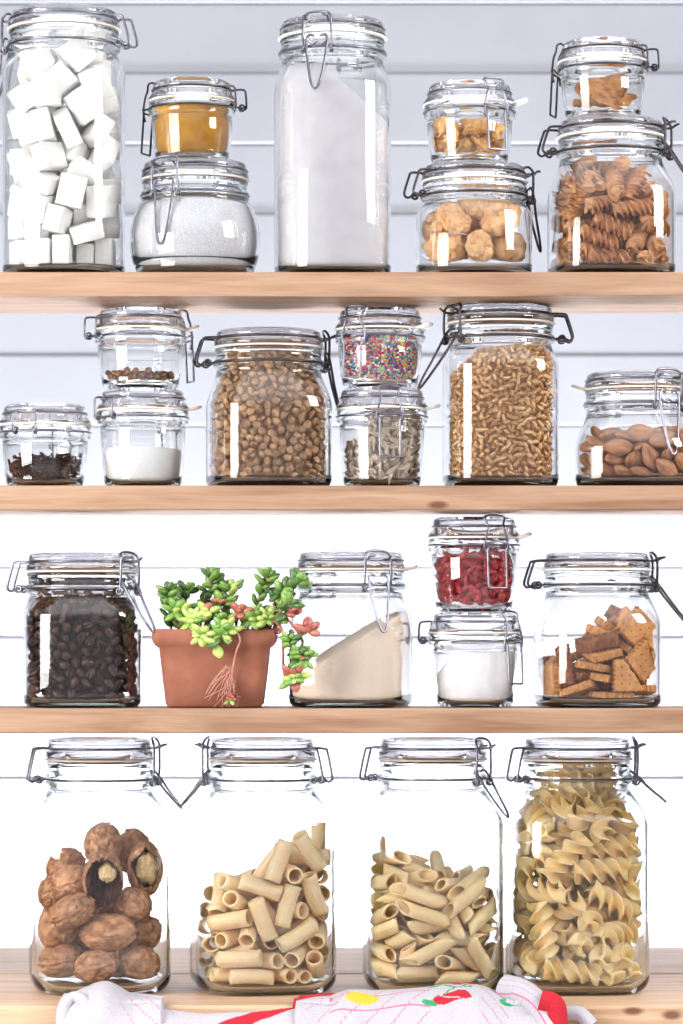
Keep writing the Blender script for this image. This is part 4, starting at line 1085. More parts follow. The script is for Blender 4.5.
# ------------------------------------------------------------------ tea towel on the front edge
def towel():
    names = ['white', 'red', 'pink', 'yellow', 'green', 'grey']
    cols = [((160, 157, 164), (172, 169, 176)), ((158, 8, 30), (176, 16, 42)), ((176, 92, 122), (186, 106, 134)), ((214, 160, 34), (222, 174, 56)), ((34, 128, 84), (46, 144, 96)), ((150, 138, 150), (170, 158, 168))]
    mats = [simple('towel_' + n, srgb(*a), srgb(*b), 500, .9, bump=.2, bscale=2200) for n, (a, b) in zip(names, cols)]
    x0, x1 = 60.0, 552.0; NU, NV = 420, 64
    top = piece([(60, 1005), (64, 997), (78, 990), (100, 981), (108, 981), (128, 994), (150, 1003), (176, 1010), (205, 1014), (245, 1011), (270, 1011), (296, 1006), (318, 1003), (338, 993), (352, 989), (372, 991), (400, 990), (425, 988), (450, 984), (470, 983), (490, 988), (506, 996), (530, 1000), (552, 1008)])
    onb = piece([(60, .030), (135, .034), (172, -.003), (285, -.003), (325, .030), (420, .044), (480, .044), (552, .02)])
    def sm(f, x, w=7): return sum(f(x + q) for q in (-w, -w / 2, 0, w / 2, w)) / 5
    k0 = kk(0); V, Fc, Fm = [], [], []
    def clear(p):        # cloth stays outside the plank
        m = .0046
        if p.y > -m and p.z < Z0 + m:
            if p.y > .004: p.z = Z0 + m + .0015
            else: p.y = -m - .001
        return p
    def pt(u, v):
        x = x0 + (x1 - x0) * u; d = sm(onb, x); zt = px(0, sm(top, x), d * .7).z; zt = max(zt, Z0 + .006) if d > .006 else zt; back = d + .016 if d > .008 else d
        zback = Z0 + .0015 if d > .008 else zt - .006
        fold = .0050 * math.sin(x * .09 + v * 6 + 2 * mnoise.noise(Vector((x * .02, v * 2, 7)))) + .008 * mnoise.noise(Vector((x * .03, v * 3.0, 2)))
        if v < .25:
            t = v / .25; y = back + (d * .7 - back) * t; z = zback + (zt - zback) * math.sin(t * PI / 2)
        else:
            t = (v - .25) / .75; y = d * .7 + (-.045 - d * .7) * (1 - (1 - t) ** 1.5); z = zt - .004 * t - .055 * t ** 2.0
            y += fold * min(1, t * 3) * .6; z += fold * min(1, t * 2.5) * .5 * (1 - t)
        return clear(Vector(((x - 341.5) * k0, y, z))), x
    for i in range(NU + 1):
        for q in range(NV + 1):
            p, x = pt(i / NU, q / NV); V.append(p)
    def inblob(x, y, cx, cy, rx, ry): return ((x - cx) / rx) ** 2 + ((y - cy) / ry) ** 2 < 1
    def near(x, y, pts, w):
        for (a, b), (c, d) in zip(pts, pts[1:]):
            L2 = (c - a) ** 2 + (d - b) ** 2; t = max(0, min(1, ((x - a) * (c - a) + (y - b) * (d - b)) / L2)); 
            if math.hypot(x - a - t * (c - a), y - b - t * (d - b)) < w: return True
        return False
    def paint(x, r):      # x: along the hem, r: distance below the fold line, both in print units of about 1 mm
        if 268 - r * 1.4 < x < 322 - r * 1.7: return 1
        if inblob(x, r, 462 + r * .2, 4, 14, 8) and not near(x, r, [(456, 0), (468, 10)], .9): return 1
        if near(x, r, [(430, 10), (442, 7), (450, 12), (456, 17)], 1.3) or near(x, r, [(446, 26), (450, 20), (459, 18), (470, 20), (472, 15), (466, 14), (462, 20)], 1.1) or inblob(x, r, 434, 10, 6, 2.6): return 4
        if inblob(x, r, 452, 34, 19, 8) and not near(x, r, [(440, 28), (460, 40)], .8): return 1
        if inblob(x, r, 362, 26, 17, 9): return 3
        if inblob(x, r, 430, 38, 8, 4) or inblob(x, r, 506, 26, 7, 4): return 4
        if 306 < x < 430:
            if abs(((x + r * .9) % 27) - 13) < .55 or (abs((r - 20) % 22) < .9 and x > 330): return 2
        if 480 < x < 508 and abs(((x - r * .8) % 16) - 8) < .6: return 2
        if 120 < x < 175 and abs(((x - r) % 24) - 12) < .6: return 2
        return 0
    for i in range(NU):
        for q in range(NV):
            a = i * (NV + 1) + q; Fc.append((a, a + NV + 1, a + NV + 2, a + 1))
            u, v = (i + .5) / NU, (q + .5) / NV; x = x0 + (x1 - x0) * u
            Fm.append(paint(x, (v - .2) * 110))
    o = mesh_obj('tea_towel', V, Fc, None, None, True, mats, Fm)
    md = o.modifiers.new('thick', 'SOLIDIFY'); md.thickness = .0014; md.offset = 0
    tag(o, 'crumpled white tea towel with red and green print lying over the front edge', 'towel')
    # the hem turned up into a roll at the right end, with its woven stripes
    def roll(name, pts, rad, arc, matf, thick=.0016, seg=40):
        P = smooth_path(pts, 30); V, Fc, Fm = [], [], []
        n = len(P)
        for i, c in enumerate(P):
            t = (P[min(i + 1, n - 1)] - P[max(i - 1, 0)]).normalized(); s = t.cross(Vector((0, 1, 0))).normalized(); b = s.cross(t).normalized()
            rr = rad * (1 + .1 * mnoise.noise(c * 30))
            for q in range(seg + 1):
                a = arc[0] + (arc[1] - arc[0]) * q / seg; V.append(clear(c + s * rr * math.cos(a) - b * rr * math.sin(a)))
        for i in range(n - 1):
            for q in range(seg):
                a = i * (seg + 1) + q; Fc.append((a, a + seg + 1, a + seg + 2, a + 1)); Fm.append(matf(i / n, q / seg))
        h = mesh_obj(name, V, Fc, None, o, True, mats, Fm); m2 = h.modifiers.new('thick', 'SOLIDIFY'); m2.thickness = thick; m2.offset = 0; return h
    strp = lambda u, q: 5 if abs(q - .36) < .014 or abs(q - .46) < .014 else (2 if abs(q - .58) < .012 else (1 if q < .1 else 0))
    roll('turned_hem', [px(506, 990, .026), px(522, 994, .012), px(537, 1006, -.004), px(548, 1026, -.018), px(552, 1050, -.03)], .0135, (-.9, 3.6), strp)
    h = roll('red_border', [px(541, 1001, -.0165), px(553, 1005, -.019), px(556, 1018, -.021), px(556, 1040, -.025)], .010, (-1.2, 2.4), lambda u, q: 1); h['label'] = 'red border of the towel'
    roll('corner_flap', [px(548, 1016, .0), px(566, 1013, -.003), px(580, 1014, -.006), px(592, 1026, -.01)], .006, (-.6, 2.9), lambda u, q: 0 if u > .2 else 1)
    roll('left_fold', [px(62, 1030, -.022), px(64, 1008, -.012), px(74, 998, -.004), px(84, 1003, -.012), px(92, 1024, -.020)], .0055, (-.4, 2.6), lambda u, q: 0)
    h = roll('red_border', [px(82, 1004, -.010), px(90, 1014, -.018), px(100, 1032, -.024)], .0045, (-.6, 2.6), lambda u, q: 1); h['label'] = 'red border of the towel'

def build_contents():
    item_materials(); content_materials()
    # powders and salts
    j = J['flour']; sl = piece([(xcol(j, 322), zrow(j, 66)), (xcol(j, 336), zrow(j, 80)), (xcol(j, 391), zrow(j, 126))])
    put_heap(j, sl, .0008, 'flour', 'flour', 'white flour filling the tall jar up to its neck', 'flour', rough=.002)
    j = J['salt3']; js = j; put_heap(js, lambda x, y: js.zn - .001 - .004 * abs(x) / .05, .0014, 'granulated_sugar', 'granulated', 'white granulated sugar filling the squat round-bellied jar', 'sugar', rough=.001, lev=110)
    j = J['turmeric']; jt = j; put_heap(jt, lambda x, y: jt.zl - .0005, .0004, 'turmeric_powder', 'turmeric', 'yellow-brown turmeric powder in the small upper jar', 'spice')
    j = J['flake']; h1 = profile_h(j, [(97, 449), (120, 446), (150, 446), (188, 450)]); put_heap(j, lambda x, y: h1(x) , .0005, 'salt_flakes', 'saltflake', 'coarse white salt flakes half filling the small lower jar', 'salt', rough=.002, rs=350)
    j = J['semolina']; h2 = profile_h(j, [(292, 693), (310, 666), (340, 646), (374, 625), (399, 614), (412, 610)]); put_heap(j, lambda x, y: h2(x + y * .12), .0004, 'semolina', 'semolina', 'pale semolina heaped steeply to the right in its jar', 'semolina', rough=.0015)
    j = J['powder']; h3 = profile_h(j, [(437, 675), (446, 664), (456, 655), (470, 651), (515, 650)]); put_heap(j, lambda x, y: h3(x), .0004, 'white_powder', 'powder', 'fine white powder in the small lower jar', 'powder', rough=.002)
    # grains, beans and seeds
    ico = lambda s, sc, sub=1, mats=(): lump('grain', mats[0], 1.0, tuple(q * s for q in sc), .04, 1.5, 1, sub)
    j = J['coffee']; hc = lambda x, y, z=min(zrow(j, 590), j.h - .029): z
    low = lump('b', M['coffee'], .0050, (1.1, .85, .6), .03, 2, 1, 2)
    n = grains('coffee', hc, .0046, .0086, item_coffee(), low, 300, 'coffee_bean', 'dark roasted coffee bean against the front glass of the coffee jar', 'coffee bean', 'coffee beans at the front of the jar', 'coffee_beans', 'mass of dark coffee beans behind the front ones', ['coffee'], 3, .45)
    j = J['lentil']; hl = lambda x, y, z=min(zrow(j, 355), j.h - .0275): z
    low = lump('b', M['lentil'], .0042, (1, 1, .52), .05, 1.5, 1, 2)
    n2 = grains('lentil', hl, .0052, .0066, item_lentil(), low, 300, 'lentil', 'brown lentil against the front glass of the lentil jar', 'lentil', 'lentils at the front of the jar', 'lentils', 'mass of brown lentils around and behind the front ones', ['lentil'], 4, .5)
    j = J['wheat']; hw = profile_h(j, [(443, 382), (455, 372), (480, 352), (515, 345), (557, 345)])
    low = lump('b', M['wheat'], .0040, (1.0, .46, .42), .03, 2, 1, 2)
    n3 = grains('wheat', lambda x, y: hw(x), .0050, .0047, low, low, 0, 'wheat', '', 'grain', '', 'wheat_grains', 'golden wheat grains sloping up to the right in the jar', ['wheat', 'wheat2'], 5, .6, tries=16000, nm=2)
    j = J['sprinkle']; hs = lambda x, y, z=min(zrow(j, 339), j.h - .0245): z
    low = lump('b', M['spr0'], .00125, (1, 1, 1), 0, 1, 1, 1)
    n4 = grains('sprinkle', hs, .0027, .0021, low, low, 0, 'sprinkle', '', 'sprinkles', '', 'sugar_sprinkles', 'multicoloured sugar sprinkles filling the small jar', ['spr0', 'spr1', 'spr2', 'spr3', 'spr4', 'spr5', 'spr6'], 6, .3, tries=26000, nm=7)
    j = J['seed']; hz = profile_h(j, [(340, 449), (352, 441), (358, 447), (367, 430), (376, 416), (424, 414)])
    low = item_seed(); n5 = grains('seed', lambda x, y: hz(x), .0046, .0054, low, low, 260, 'sunflower_seed', 'grey-brown striped sunflower seed in the small lower jar', 'seed', 'sunflower seeds in the small jar', 'sunflower_seeds', 'sunflower seeds deeper in the small jar', ['seed'], 7, .55, layers=2)
    j = J['goji']; hg = profile_h(j, [(430, 560), (445, 556), (465, 553), (485, 552), (505, 552), (518, 555)])
    g0 = item_goji(0); n6 = grains('goji', lambda x, y: hg(x) + .002 * mnoise.noise(Vector((x, y, 0)) * 90), .0054, .0058, g0, g0, 200, 'goji_berry', 'wrinkled red goji berry in the small upper jar', 'berry', 'goji berries in the small jar', 'goji_berries', 'red goji berries deeper in the small jar', ['goji'], 8, .6, layers=3)
    print('GRAINS', n, n2, n3, n4, n5, n6)
    # loose pieces
    simmed('sugar', [item_sugar()], 'sugar_cube', 'rough white sugar cube inside the tall sugar jar', 'sugar cube', 'sugar cubes in the tall jar')
    simmed('rigatoni', [item_rigatoni()], 'rigatoni_tube', 'ridged straight-cut rigatoni tube inside its large jar', 'pasta', 'rigatoni tubes in the large jar')
    simmed('penne', [item_penne()], 'penne_tube', 'slant-cut penne tube inside its large jar', 'pasta', 'penne tubes in the large jar')
    simmed('fusilli', [item_fusilli()], 'fusilli_spiral', 'pale twisted fusilli spiral inside the large full jar', 'pasta', 'fusilli spirals in the large jar')
    jf = J['fusilli']; fm = item_fusilli()
    for q, (x, y, z, rot) in enumerate([(-.012, -.026, .202, (90, 10, 80)), (.014, -.022, .186, (80, 0, 20)), (.012, .006, .207, (96, 0, 60)), (-.02, .012, .192, (85, 0, 120)), (.018, .028, .196, (90, 0, 95)), (.002, .0, .176, (70, 20, 150)), (-.026, -.020, .180, (88, 0, 40)), (.030, -.012, .203, (90, 0, 170))]):
        single('fusilli_spiral', fm, jf.loc + Vector((x, y, z)), rot, 'pale twisted fusilli spiral inside the large full jar', 'pasta', 'fusilli spirals in the large jar', None, jf)
    simmed('brownfus', [item_brownfus()], 'fusilli_spiral', 'brown wholegrain pasta spiral inside its jar on the top shelf', 'pasta', 'wholegrain spirals in the top shelf jar')
    simmed('almond', [item_almond()], 'almond', 'brown-skinned almond inside the almond jar', 'almond', 'almonds in the jar')
    simmed('biscuit', [item_biscuit(q) for q in range(4)], 'biscuit', ['whole square brown biscuit with serrated edges in the biscuit jar', 'broken brown biscuit with one corner gone in the biscuit jar', 'broken brown biscuit with a jagged side in the biscuit jar', 'dark ridged biscuit stick in the biscuit jar'], 'biscuit', ['square biscuits in the jar', 'corner-broken biscuits in the jar', 'side-broken biscuits in the jar', 'biscuit sticks in the jar'])
    simmed('dried', [item_apple(q) for q in range(4)], 'dried_apple_piece', 'golden dried apple piece inside the small jar above the figs', 'dried fruit', 'dried apple pieces in the small jar')
    simmed('clove', [item_clove()], 'clove', 'dark brown clove in the small jar at the left end', 'clove', 'cloves in the small jar')
    simmed('allspice', [item_allspice(q) for q in range(3)], 'allspice_berry', 'round brown allspice berry in the small upper jar', 'spice', 'allspice berries in the small jar')
    walnuts(); figs(); mushrooms(); plant(); towel()
# poses of the loose pieces in their jars: kind, place in 0.1 mm, turn
SIM = {
    'sugar': '0 -365 35 203 70 -70 4 0,0 401 -62 222 4 -70 4 69,0 33 149 226 20 -78 -51 -29,0 14 -342 223 70 -2 -70 -1,0 157 361 310 36 56 -70 19,0 -44 -64 321 37 90 -11 14,0 -165 -350 213 47 -47 52 -51,0 172 432 613 56 41 -57 42,0 -127 317 223 69 -15 -68 -14,0 229 -56 197 52 52 46 47,0 -122 392 534 36 -60 -37 -59,0 -383 -220 210 59 -59 38 -38,0 352 214 232 8 -68 3 71,0 -339 270 230 13 68 -17 69,0 -24 -378 522 37 -49 61 -48,0 246 -293 419 97 12 -13 0,0 -387 233 537 11 -71 7 68,0 -310 -262 430 94 0 -1 32,0 -116 10 480 50 -29 26 76,0 -169 -353 641 41 42 -44 -67,0 149 173 499 11 -26 -92 -24,0 161 -97 617 67 27 -66 -11,0 -152 169 674 60 3 -50 61,0 106 -443 783 40 -47 50 59,0 403 -15 545 29 -65 62 30,0 -244 391 867 29 -55 39 66,0 -350 -231 708 56 -30 53 54,0 75 403 894 5 -29 1 95,0 -380 -19 635 54 55 -55 29,0 334 200 749 10 98 11 4,0 -348 105 850 34 89 -26 -8,0 371 -271 711 15 68 -29 65,0 335 274 1010 55 -55 57 21,0 30 183 888 68 -59 31 26,0 -181 -370 888 17 -18 -95 -13,0 381 -39 832 7 9 -61 -77,0 166 -257 961 9 38 86 -29,0 1 443 1128 67 64 -25 26,0 -96 -136 813 79 -46 37 11,0 -107 -372 1122 67 56 25 39,0 381 -150 1164 77 0 -49 39,0 265 120 1046 79 49 -32 11,0 -150 172 1051 89 -11 -34 26,0 -421 180 1131 41 40 -58 -56,0 127 -19 1101 18 -67 -52 -48,0 -374 -110 1062 67 45 35 -45,0 42 -135 1201 11 27 80 50,0 181 334 1276 37 -15 45 -79,0 -214 23 1278 23 18 47 82,0 -314 -288 1348 6 78 -11 -59,0 429 126 1341 30 -64 10 -68,0 -204 314 1310 12 -26 -93 19,0 -153 -388 1408 3 61 0 78,0 342 300 1531 2 52 35 -76,0 325 -194 1395 27 44 74 41,0 199 114 1411 37 62 -3 -68,0 -367 -59 1501 9 5 84 -51,0 40 61 1461 23 61 9 -74,0 -124 340 1466 15 15 17 95,0 61 -356 1395 79 17 50 27,0 -135 -112 1566 21 -60 16 -74,0 220 -396 1607 60 -61 17 47,0 -96 438 1684 67 69 20 -8,0 -314 157 1589 17 9 95 -21,0 -126 -442 1736 44 -52 -46 -55,0 400 -24 1693 4 -71 -64 -26,0 144 224 1694 89 2 -7 -43,0 -358 -194 1718 3 56 73 36,0 131 -181 1595 19 -34 -5 -91,0 -19 -288 1844 63 -67 -20 -32,0 323 -261 1834 67 -45 30 49,0 -335 223 1752 50 1 -26 -81,0 -117 -30 1872 60 -35 19 68,0 232 -82 1858 53 80 -12 21,0 109 364 1885 0 72 67 10,0 304 161 1967 32 -62 30 63,0 47 286 2043 10 -88 44 -4,0 -280 24 2012 19 6 -39 -89,0 57 -44 2105 85 4 51 -4,0 92 253 2206 11 -50 85 2,0 -249 153 2143 91 -35 -16 -6,0 -240 -219 2083 79 20 31 -46,0 289 86 2190 43 44 -53 -56,0 145 -314 2121 43 -16 -63 -62',
    'rigatoni': '0 304 -232 151 47 -6 -69 -52,0 83 322 151 35 68 16 61,0 153 -349 161 66 -43 -58 -14,0 384 356 161 45 63 -34 51,0 278 61 151 41 68 15 57,0 521 -251 252 66 40 28 -56,0 446 378 343 50 75 -15 38,0 561 -26 312 83 52 -2 16,0 172 330 335 52 66 20 49,0 159 4 318 24 12 63 72,0 121 558 287 22 -58 -72 28,0 -70 175 240 31 26 81 -40,0 467 342 527 78 -52 -29 -10,0 -479 -15 152 70 70 0 5,0 306 -71 345 68 -50 50 16,0 -390 277 167 16 73 4 65,0 123 6 491 59 61 -25 45,0 -92 -529 164 72 14 -66 -1,0 34 -358 310 11 -34 57 -73,0 18 -266 469 57 -56 -54 -22,0 -206 -549 358 38 53 -49 -56,0 -201 -12 232 31 -65 22 64,0 551 -200 560 76 -58 -9 -23,0 -160 496 262 89 -21 38 -3,0 133 566 580 77 -16 57 -20,0 -329 352 330 27 1 -81 -50,0 354 -354 389 51 -23 57 59,0 -480 -165 471 69 66 18 -20,0 -241 -360 379 65 -16 54 -49,0 -285 -375 166 47 -66 31 -48,0 -180 38 399 50 -52 -37 57,0 -568 46 322 55 -57 37 47,0 339 -475 583 85 -13 48 8,0 -84 102 550 14 9 -47 86,0 -257 -338 552 20 -28 -69 62,0 417 88 583 27 80 -33 -40,0 346 -279 596 3 -43 -9 -89,0 268 321 589 52 -22 49 -65,0 239 6 676 36 -67 25 58,0 -252 511 714 56 44 -21 -66,0 -289 -166 284 7 98 -9 -1,0 -93 -454 619 20 0 54 80,0 153 563 764 47 -50 -62 36,0 -346 462 478 42 36 63 53,0 255 -514 863 11 -41 -89 9,0 8 481 875 36 18 47 77,0 472 -28 764 42 7 -70 -56,0 -526 -163 637 73 66 6 13,0 -329 -155 642 58 30 -36 65,0 78 -375 761 34 -55 74 -13,0 -105 -135 720 84 -17 -49 3,0 181 277 803 73 56 -16 -31,0 -41 384 625 43 59 -59 -33,0 256 -285 800 3 52 -45 71,0 -269 498 987 63 -2 -73 22,0 16 -553 738 56 18 -5 -80,0 -297 -510 723 52 -67 -36 37,0 566 -46 936 60 -62 -39 -28,0 157 526 1130 71 -28 61 -15,0 -529 266 714 67 57 16 -42,0 134 372 940 2 -61 -33 -71,0 289 -72 853 32 -21 64 -65,0 418 465 876 20 96 -3 14,0 385 212 894 27 -42 -35 78,0 287 -30 1021 41 -15 -70 56,0 -228 -402 880 73 58 4 -32,0 352 341 1061 27 73 38 48,0 -6 -507 1044 51 -41 -40 62,0 -251 303 828 3 13 11 97,0 486 309 1197 20 51 -62 55,0 562 -113 1127 14 -13 -70 -67,0 -418 133 609 83 37 -19 35,0 512 -381 974 6 16 15 -96,0 -418 -297 957 28 95 -5 -2,0 383 -132 1126 7 12 -88 44,0 313 171 1332 47 -23 70 -46,0 10 -196 945 71 37 53 -23,0 203 174 1148 30 69 -23 -60,0 110 -44 1190 5 36 36 85,0 -355 -137 900 30 -46 -79 23,0 -138 142 748 49 14 79 32,0 570 11 1424 2 49 86 -2,0 265 -382 1157 52 64 -29 47,0 -13 100 955 1 46 -38 79,0 -223 -339 1047 56 -65 45 -20,0 303 364 1342 55 -38 -73 0,0 465 -406 1388 6 -24 -23 93,0 -485 152 899 77 59 -19 12,0 464 -182 1315 42 -53 -44 57,0 87 -336 1237 32 -17 -92 4,0 -201 72 1035 39 7 -83 -38,0 173 -533 1298 64 10 15 73',
    'penne': '0 -225 336 143 25 31 62 -66,0 -96 -307 143 30 69 -10 -63,0 324 -122 140 35 -56 42 -61,0 250 365 142 47 -58 38 -53,0 -427 149 143 45 18 67 -54,0 241 -418 146 13 59 42 67,0 164 -398 294 26 -3 -63 71,0 130 503 149 30 62 30 64,0 -518 -13 181 31 -33 48 74,0 342 19 139 16 70 7 67,0 97 203 141 52 44 -55 -46,0 -107 -451 213 47 34 60 53,0 -130 -165 148 10 69 12 -70,0 310 -117 296 67 9 71 17,0 328 408 320 78 -48 -33 18,0 549 98 277 10 -20 -89 -38,0 5 35 180 81 -13 55 8,0 -52 -553 423 81 -17 47 -28,0 -24 -137 295 40 59 -46 52,0 353 -315 334 24 41 15 -85,0 111 205 329 78 60 -14 0,0 -319 323 261 60 57 -50 18,0 -278 -367 316 90 31 16 -22,0 374 43 338 23 -75 -55 -24,0 469 -415 334 13 49 80 28,0 -29 337 365 45 53 -67 -20,0 -275 11 225 20 52 39 -72,0 65 -314 417 3 -67 -30 -66,0 469 89 461 59 25 41 -63,0 -481 307 291 59 35 -58 42,0 -21 553 293 70 -9 69 -4,0 -209 188 374 10 -51 34 77,0 248 -410 533 21 66 29 64,0 -298 -180 333 17 -64 37 -64,0 400 310 502 26 -42 -71 -48,0 -97 441 455 11 56 24 -77,0 540 118 593 88 44 7 -11,0 -19 549 567 29 67 -39 -54,0 -457 -344 234 74 -51 -42 -2,0 102 -161 506 42 -25 -84 -20,0 276 456 567 48 -29 -27 -77,0 32 223 493 13 -65 -11 73,0 238 84 365 10 -40 -76 -47,0 -456 394 477 43 79 -26 -33,0 -162 -100 413 46 -40 -77 -15,0 298 72 610 7 81 -16 -54,0 309 296 657 85 -14 48 -7,0 -489 -285 400 46 27 67 -49,0 33 102 577 89 -23 36 -2,0 -543 180 505 41 69 -54 23,0 -180 -345 491 46 -37 -74 -29,0 -239 318 598 76 -59 -18 -12,0 -330 -369 523 55 12 56 -60,0 -346 -6 470 12 -11 -86 -47,0 -181 -125 590 2 15 -58 78,0 -468 -358 620 55 -75 -28 19,0 -435 -161 599 54 -47 -67 -14,0 -56 463 676 50 70 46 14,0 -446 59 636 40 -88 4 -18,0 -475 -322 762 54 54 -27 57,0 222 -79 602 27 -63 -8 71,0 -32 -443 667 53 18 65 49,0 280 313 815 59 -43 46 48,0 -338 265 695 53 -39 -73 -10,0 352 -225 674 3 77 -28 56,0 74 245 776 23 -73 -59 18,0 450 462 791 4 9 -98 -9,0 -248 -219 735 8 -17 73 64,0 -108 -548 793 49 -42 68 -31,0 391 -89 733 65 11 69 -26,0 -380 471 821 31 76 -36 -42,0 58 101 804 36 3 -92 -10,0 72 419 772 31 -79 12 -49,0 -62 -29 726 55 -36 -74 2,0 -260 -414 930 11 65 -11 -73,0 -449 120 807 66 70 -1 23,0 -39 -265 752 25 -49 69 46,0 100 546 871 80 -7 57 -11,0 -156 65 841 65 -71 22 -4,0 -30 -253 927 12 -43 -22 86,0 -71 330 959 21 -11 70 -66,0 -360 271 907 63 -56 16 49,0 48 -84 917 11 76 29 55,0 -257 -228 910 5 -84 -20 -49,0 -457 -31 944 55 73 -32 -19,0 481 -364 752 31 23 43 80,0 419 51 843 44 -71 -37 -38,0 276 -327 853 5 41 -77 46,0 20 457 1022 46 -38 1 79,0 -227 -157 1074 42 34 -73 -39,0 -197 160 964 9 -6 77 61,0 -548 158 997 39 -47 63 45,0 164 -431 760 48 -25 8 83,0 -212 124 1127 59 -7 71 35,0 -61 0 1090 52 45 -13 -70,0 542 119 929 16 2 70 -68,0 -482 -295 1081 46 -68 28 47,0 -199 280 1215 41 51 24 -71,0 66 372 1149 55 -31 -42 -63,0 -506 295 1103 54 -80 -11 -20,0 -372 -240 1136 74 -58 -24 21,0 211 396 1021 61 -43 11 64,0 306 276 1096 56 71 13 -37,0 -274 454 1201 77 -17 57 18,0 -422 10 1288 50 -14 -72 -43,0 -442 294 1280 85 -38 -29 -15,0 -157 -551 970 44 -48 -32 68,0 134 -205 1041 54 62 25 -49,0 415 174 1040 60 -17 54 55,0 449 -195 957 81 -54 13 15,0 284 -508 926 5 -79 -39 45,0 344 -294 1058 6 -48 -67 54',
    'fusilli': '0 -90 -511 227 57 -37 66 -30,0 -151 464 189 68 0 71 11,0 -339 133 188 58 67 -17 -41,0 488 -25 185 40 -44 54 57,0 259 343 215 63 44 -60 -18,0 -106 -299 189 36 -58 -41 59,0 -477 -170 357 54 -52 34 55,0 290 -252 193 67 -67 -22 -18,0 333 144 349 22 -66 -58 41,0 -169 2 212 62 -29 69 18,0 201 -290 381 43 48 54 -52,0 19 501 406 57 -40 -57 42,0 263 333 496 7 -65 -8 -74,0 416 -244 389 43 -44 -51 -58,0 340 36 566 33 53 13 76,0 -10 -65 393 22 -34 -60 -67,0 375 -337 592 15 58 44 -65,0 68 -327 546 61 77 -9 -12,0 361 186 753 63 64 9 -41,0 -306 -72 465 26 -17 80 49,0 -507 223 390 1 -23 -95 -18,0 306 -425 884 70 -8 -50 48,0 -274 324 490 72 -7 -64 -21,0 -358 -479 624 65 2 -8 -74,0 75 503 757 21 78 -40 -40,0 -130 -165 584 44 35 -59 57,0 -351 272 708 26 -28 34 85,0 164 -327 757 73 -63 9 -21,0 -160 -369 817 15 -75 31 54,0 -136 332 759 38 85 -18 29,0 -275 308 992 86 -45 -7 -20,0 137 187 698 7 -19 -69 68,0 501 13 880 40 -26 -53 -69,0 -343 -58 712 69 5 59 40,0 104 336 959 42 -56 -22 66,0 -497 203 877 93 -33 3 -5,0 -352 -364 999 70 55 42 12,0 -504 70 1040 37 -14 30 86,0 -134 -150 883 32 65 61 30,0 194 -470 1200 7 -69 -22 67,0 -136 44 1007 16 -76 42 -45,0 327 -249 1009 68 -26 -67 1,0 177 75 1042 36 -24 76 -46,0 -380 345 1376 41 -21 10 87,0 -324 -151 1208 70 18 -67 7,0 488 -103 1171 3 5 57 -80,0 86 495 1136 31 -65 45 -50,0 57 -294 1168 59 26 -74 -9,0 -145 347 1336 3 37 -85 35,0 281 -377 1408 13 75 -13 -62,0 365 229 1144 8 24 48 -83,0 -184 -276 1337 68 16 -69 12,0 -149 -512 1346 34 -40 -83 14,0 135 173 1295 38 -76 -32 -39,0 -333 43 1307 59 54 -49 -33,0 423 318 1347 53 38 64 -37,0 396 -9 1420 2 -44 51 73,0 69 372 1394 64 57 10 -49,0 265 -379 1704 19 -25 -28 -89,0 319 -197 1534 31 47 -76 -30,0 -423 211 1650 69 -9 44 55,0 425 277 1567 41 21 70 -52,0 117 -38 1609 62 47 -53 30,0 -380 -76 1501 2 29 55 77,0 -43 -370 1666 39 -54 -72 13,0 -402 -303 1655 48 61 56 -24,0 206 11 1818 21 54 -41 -69,0 -143 -74 1641 12 20 80 53,0 -90 280 1676 25 71 -56 -31,0 131 392 1634 79 43 35 21,0 -210 178 1845 16 64 59 -46,0 109 -159 1909 35 -38 22 -81,0 -108 -300 1940 58 14 -74 -27,0 209 247 1946 72 -46 -29 41',
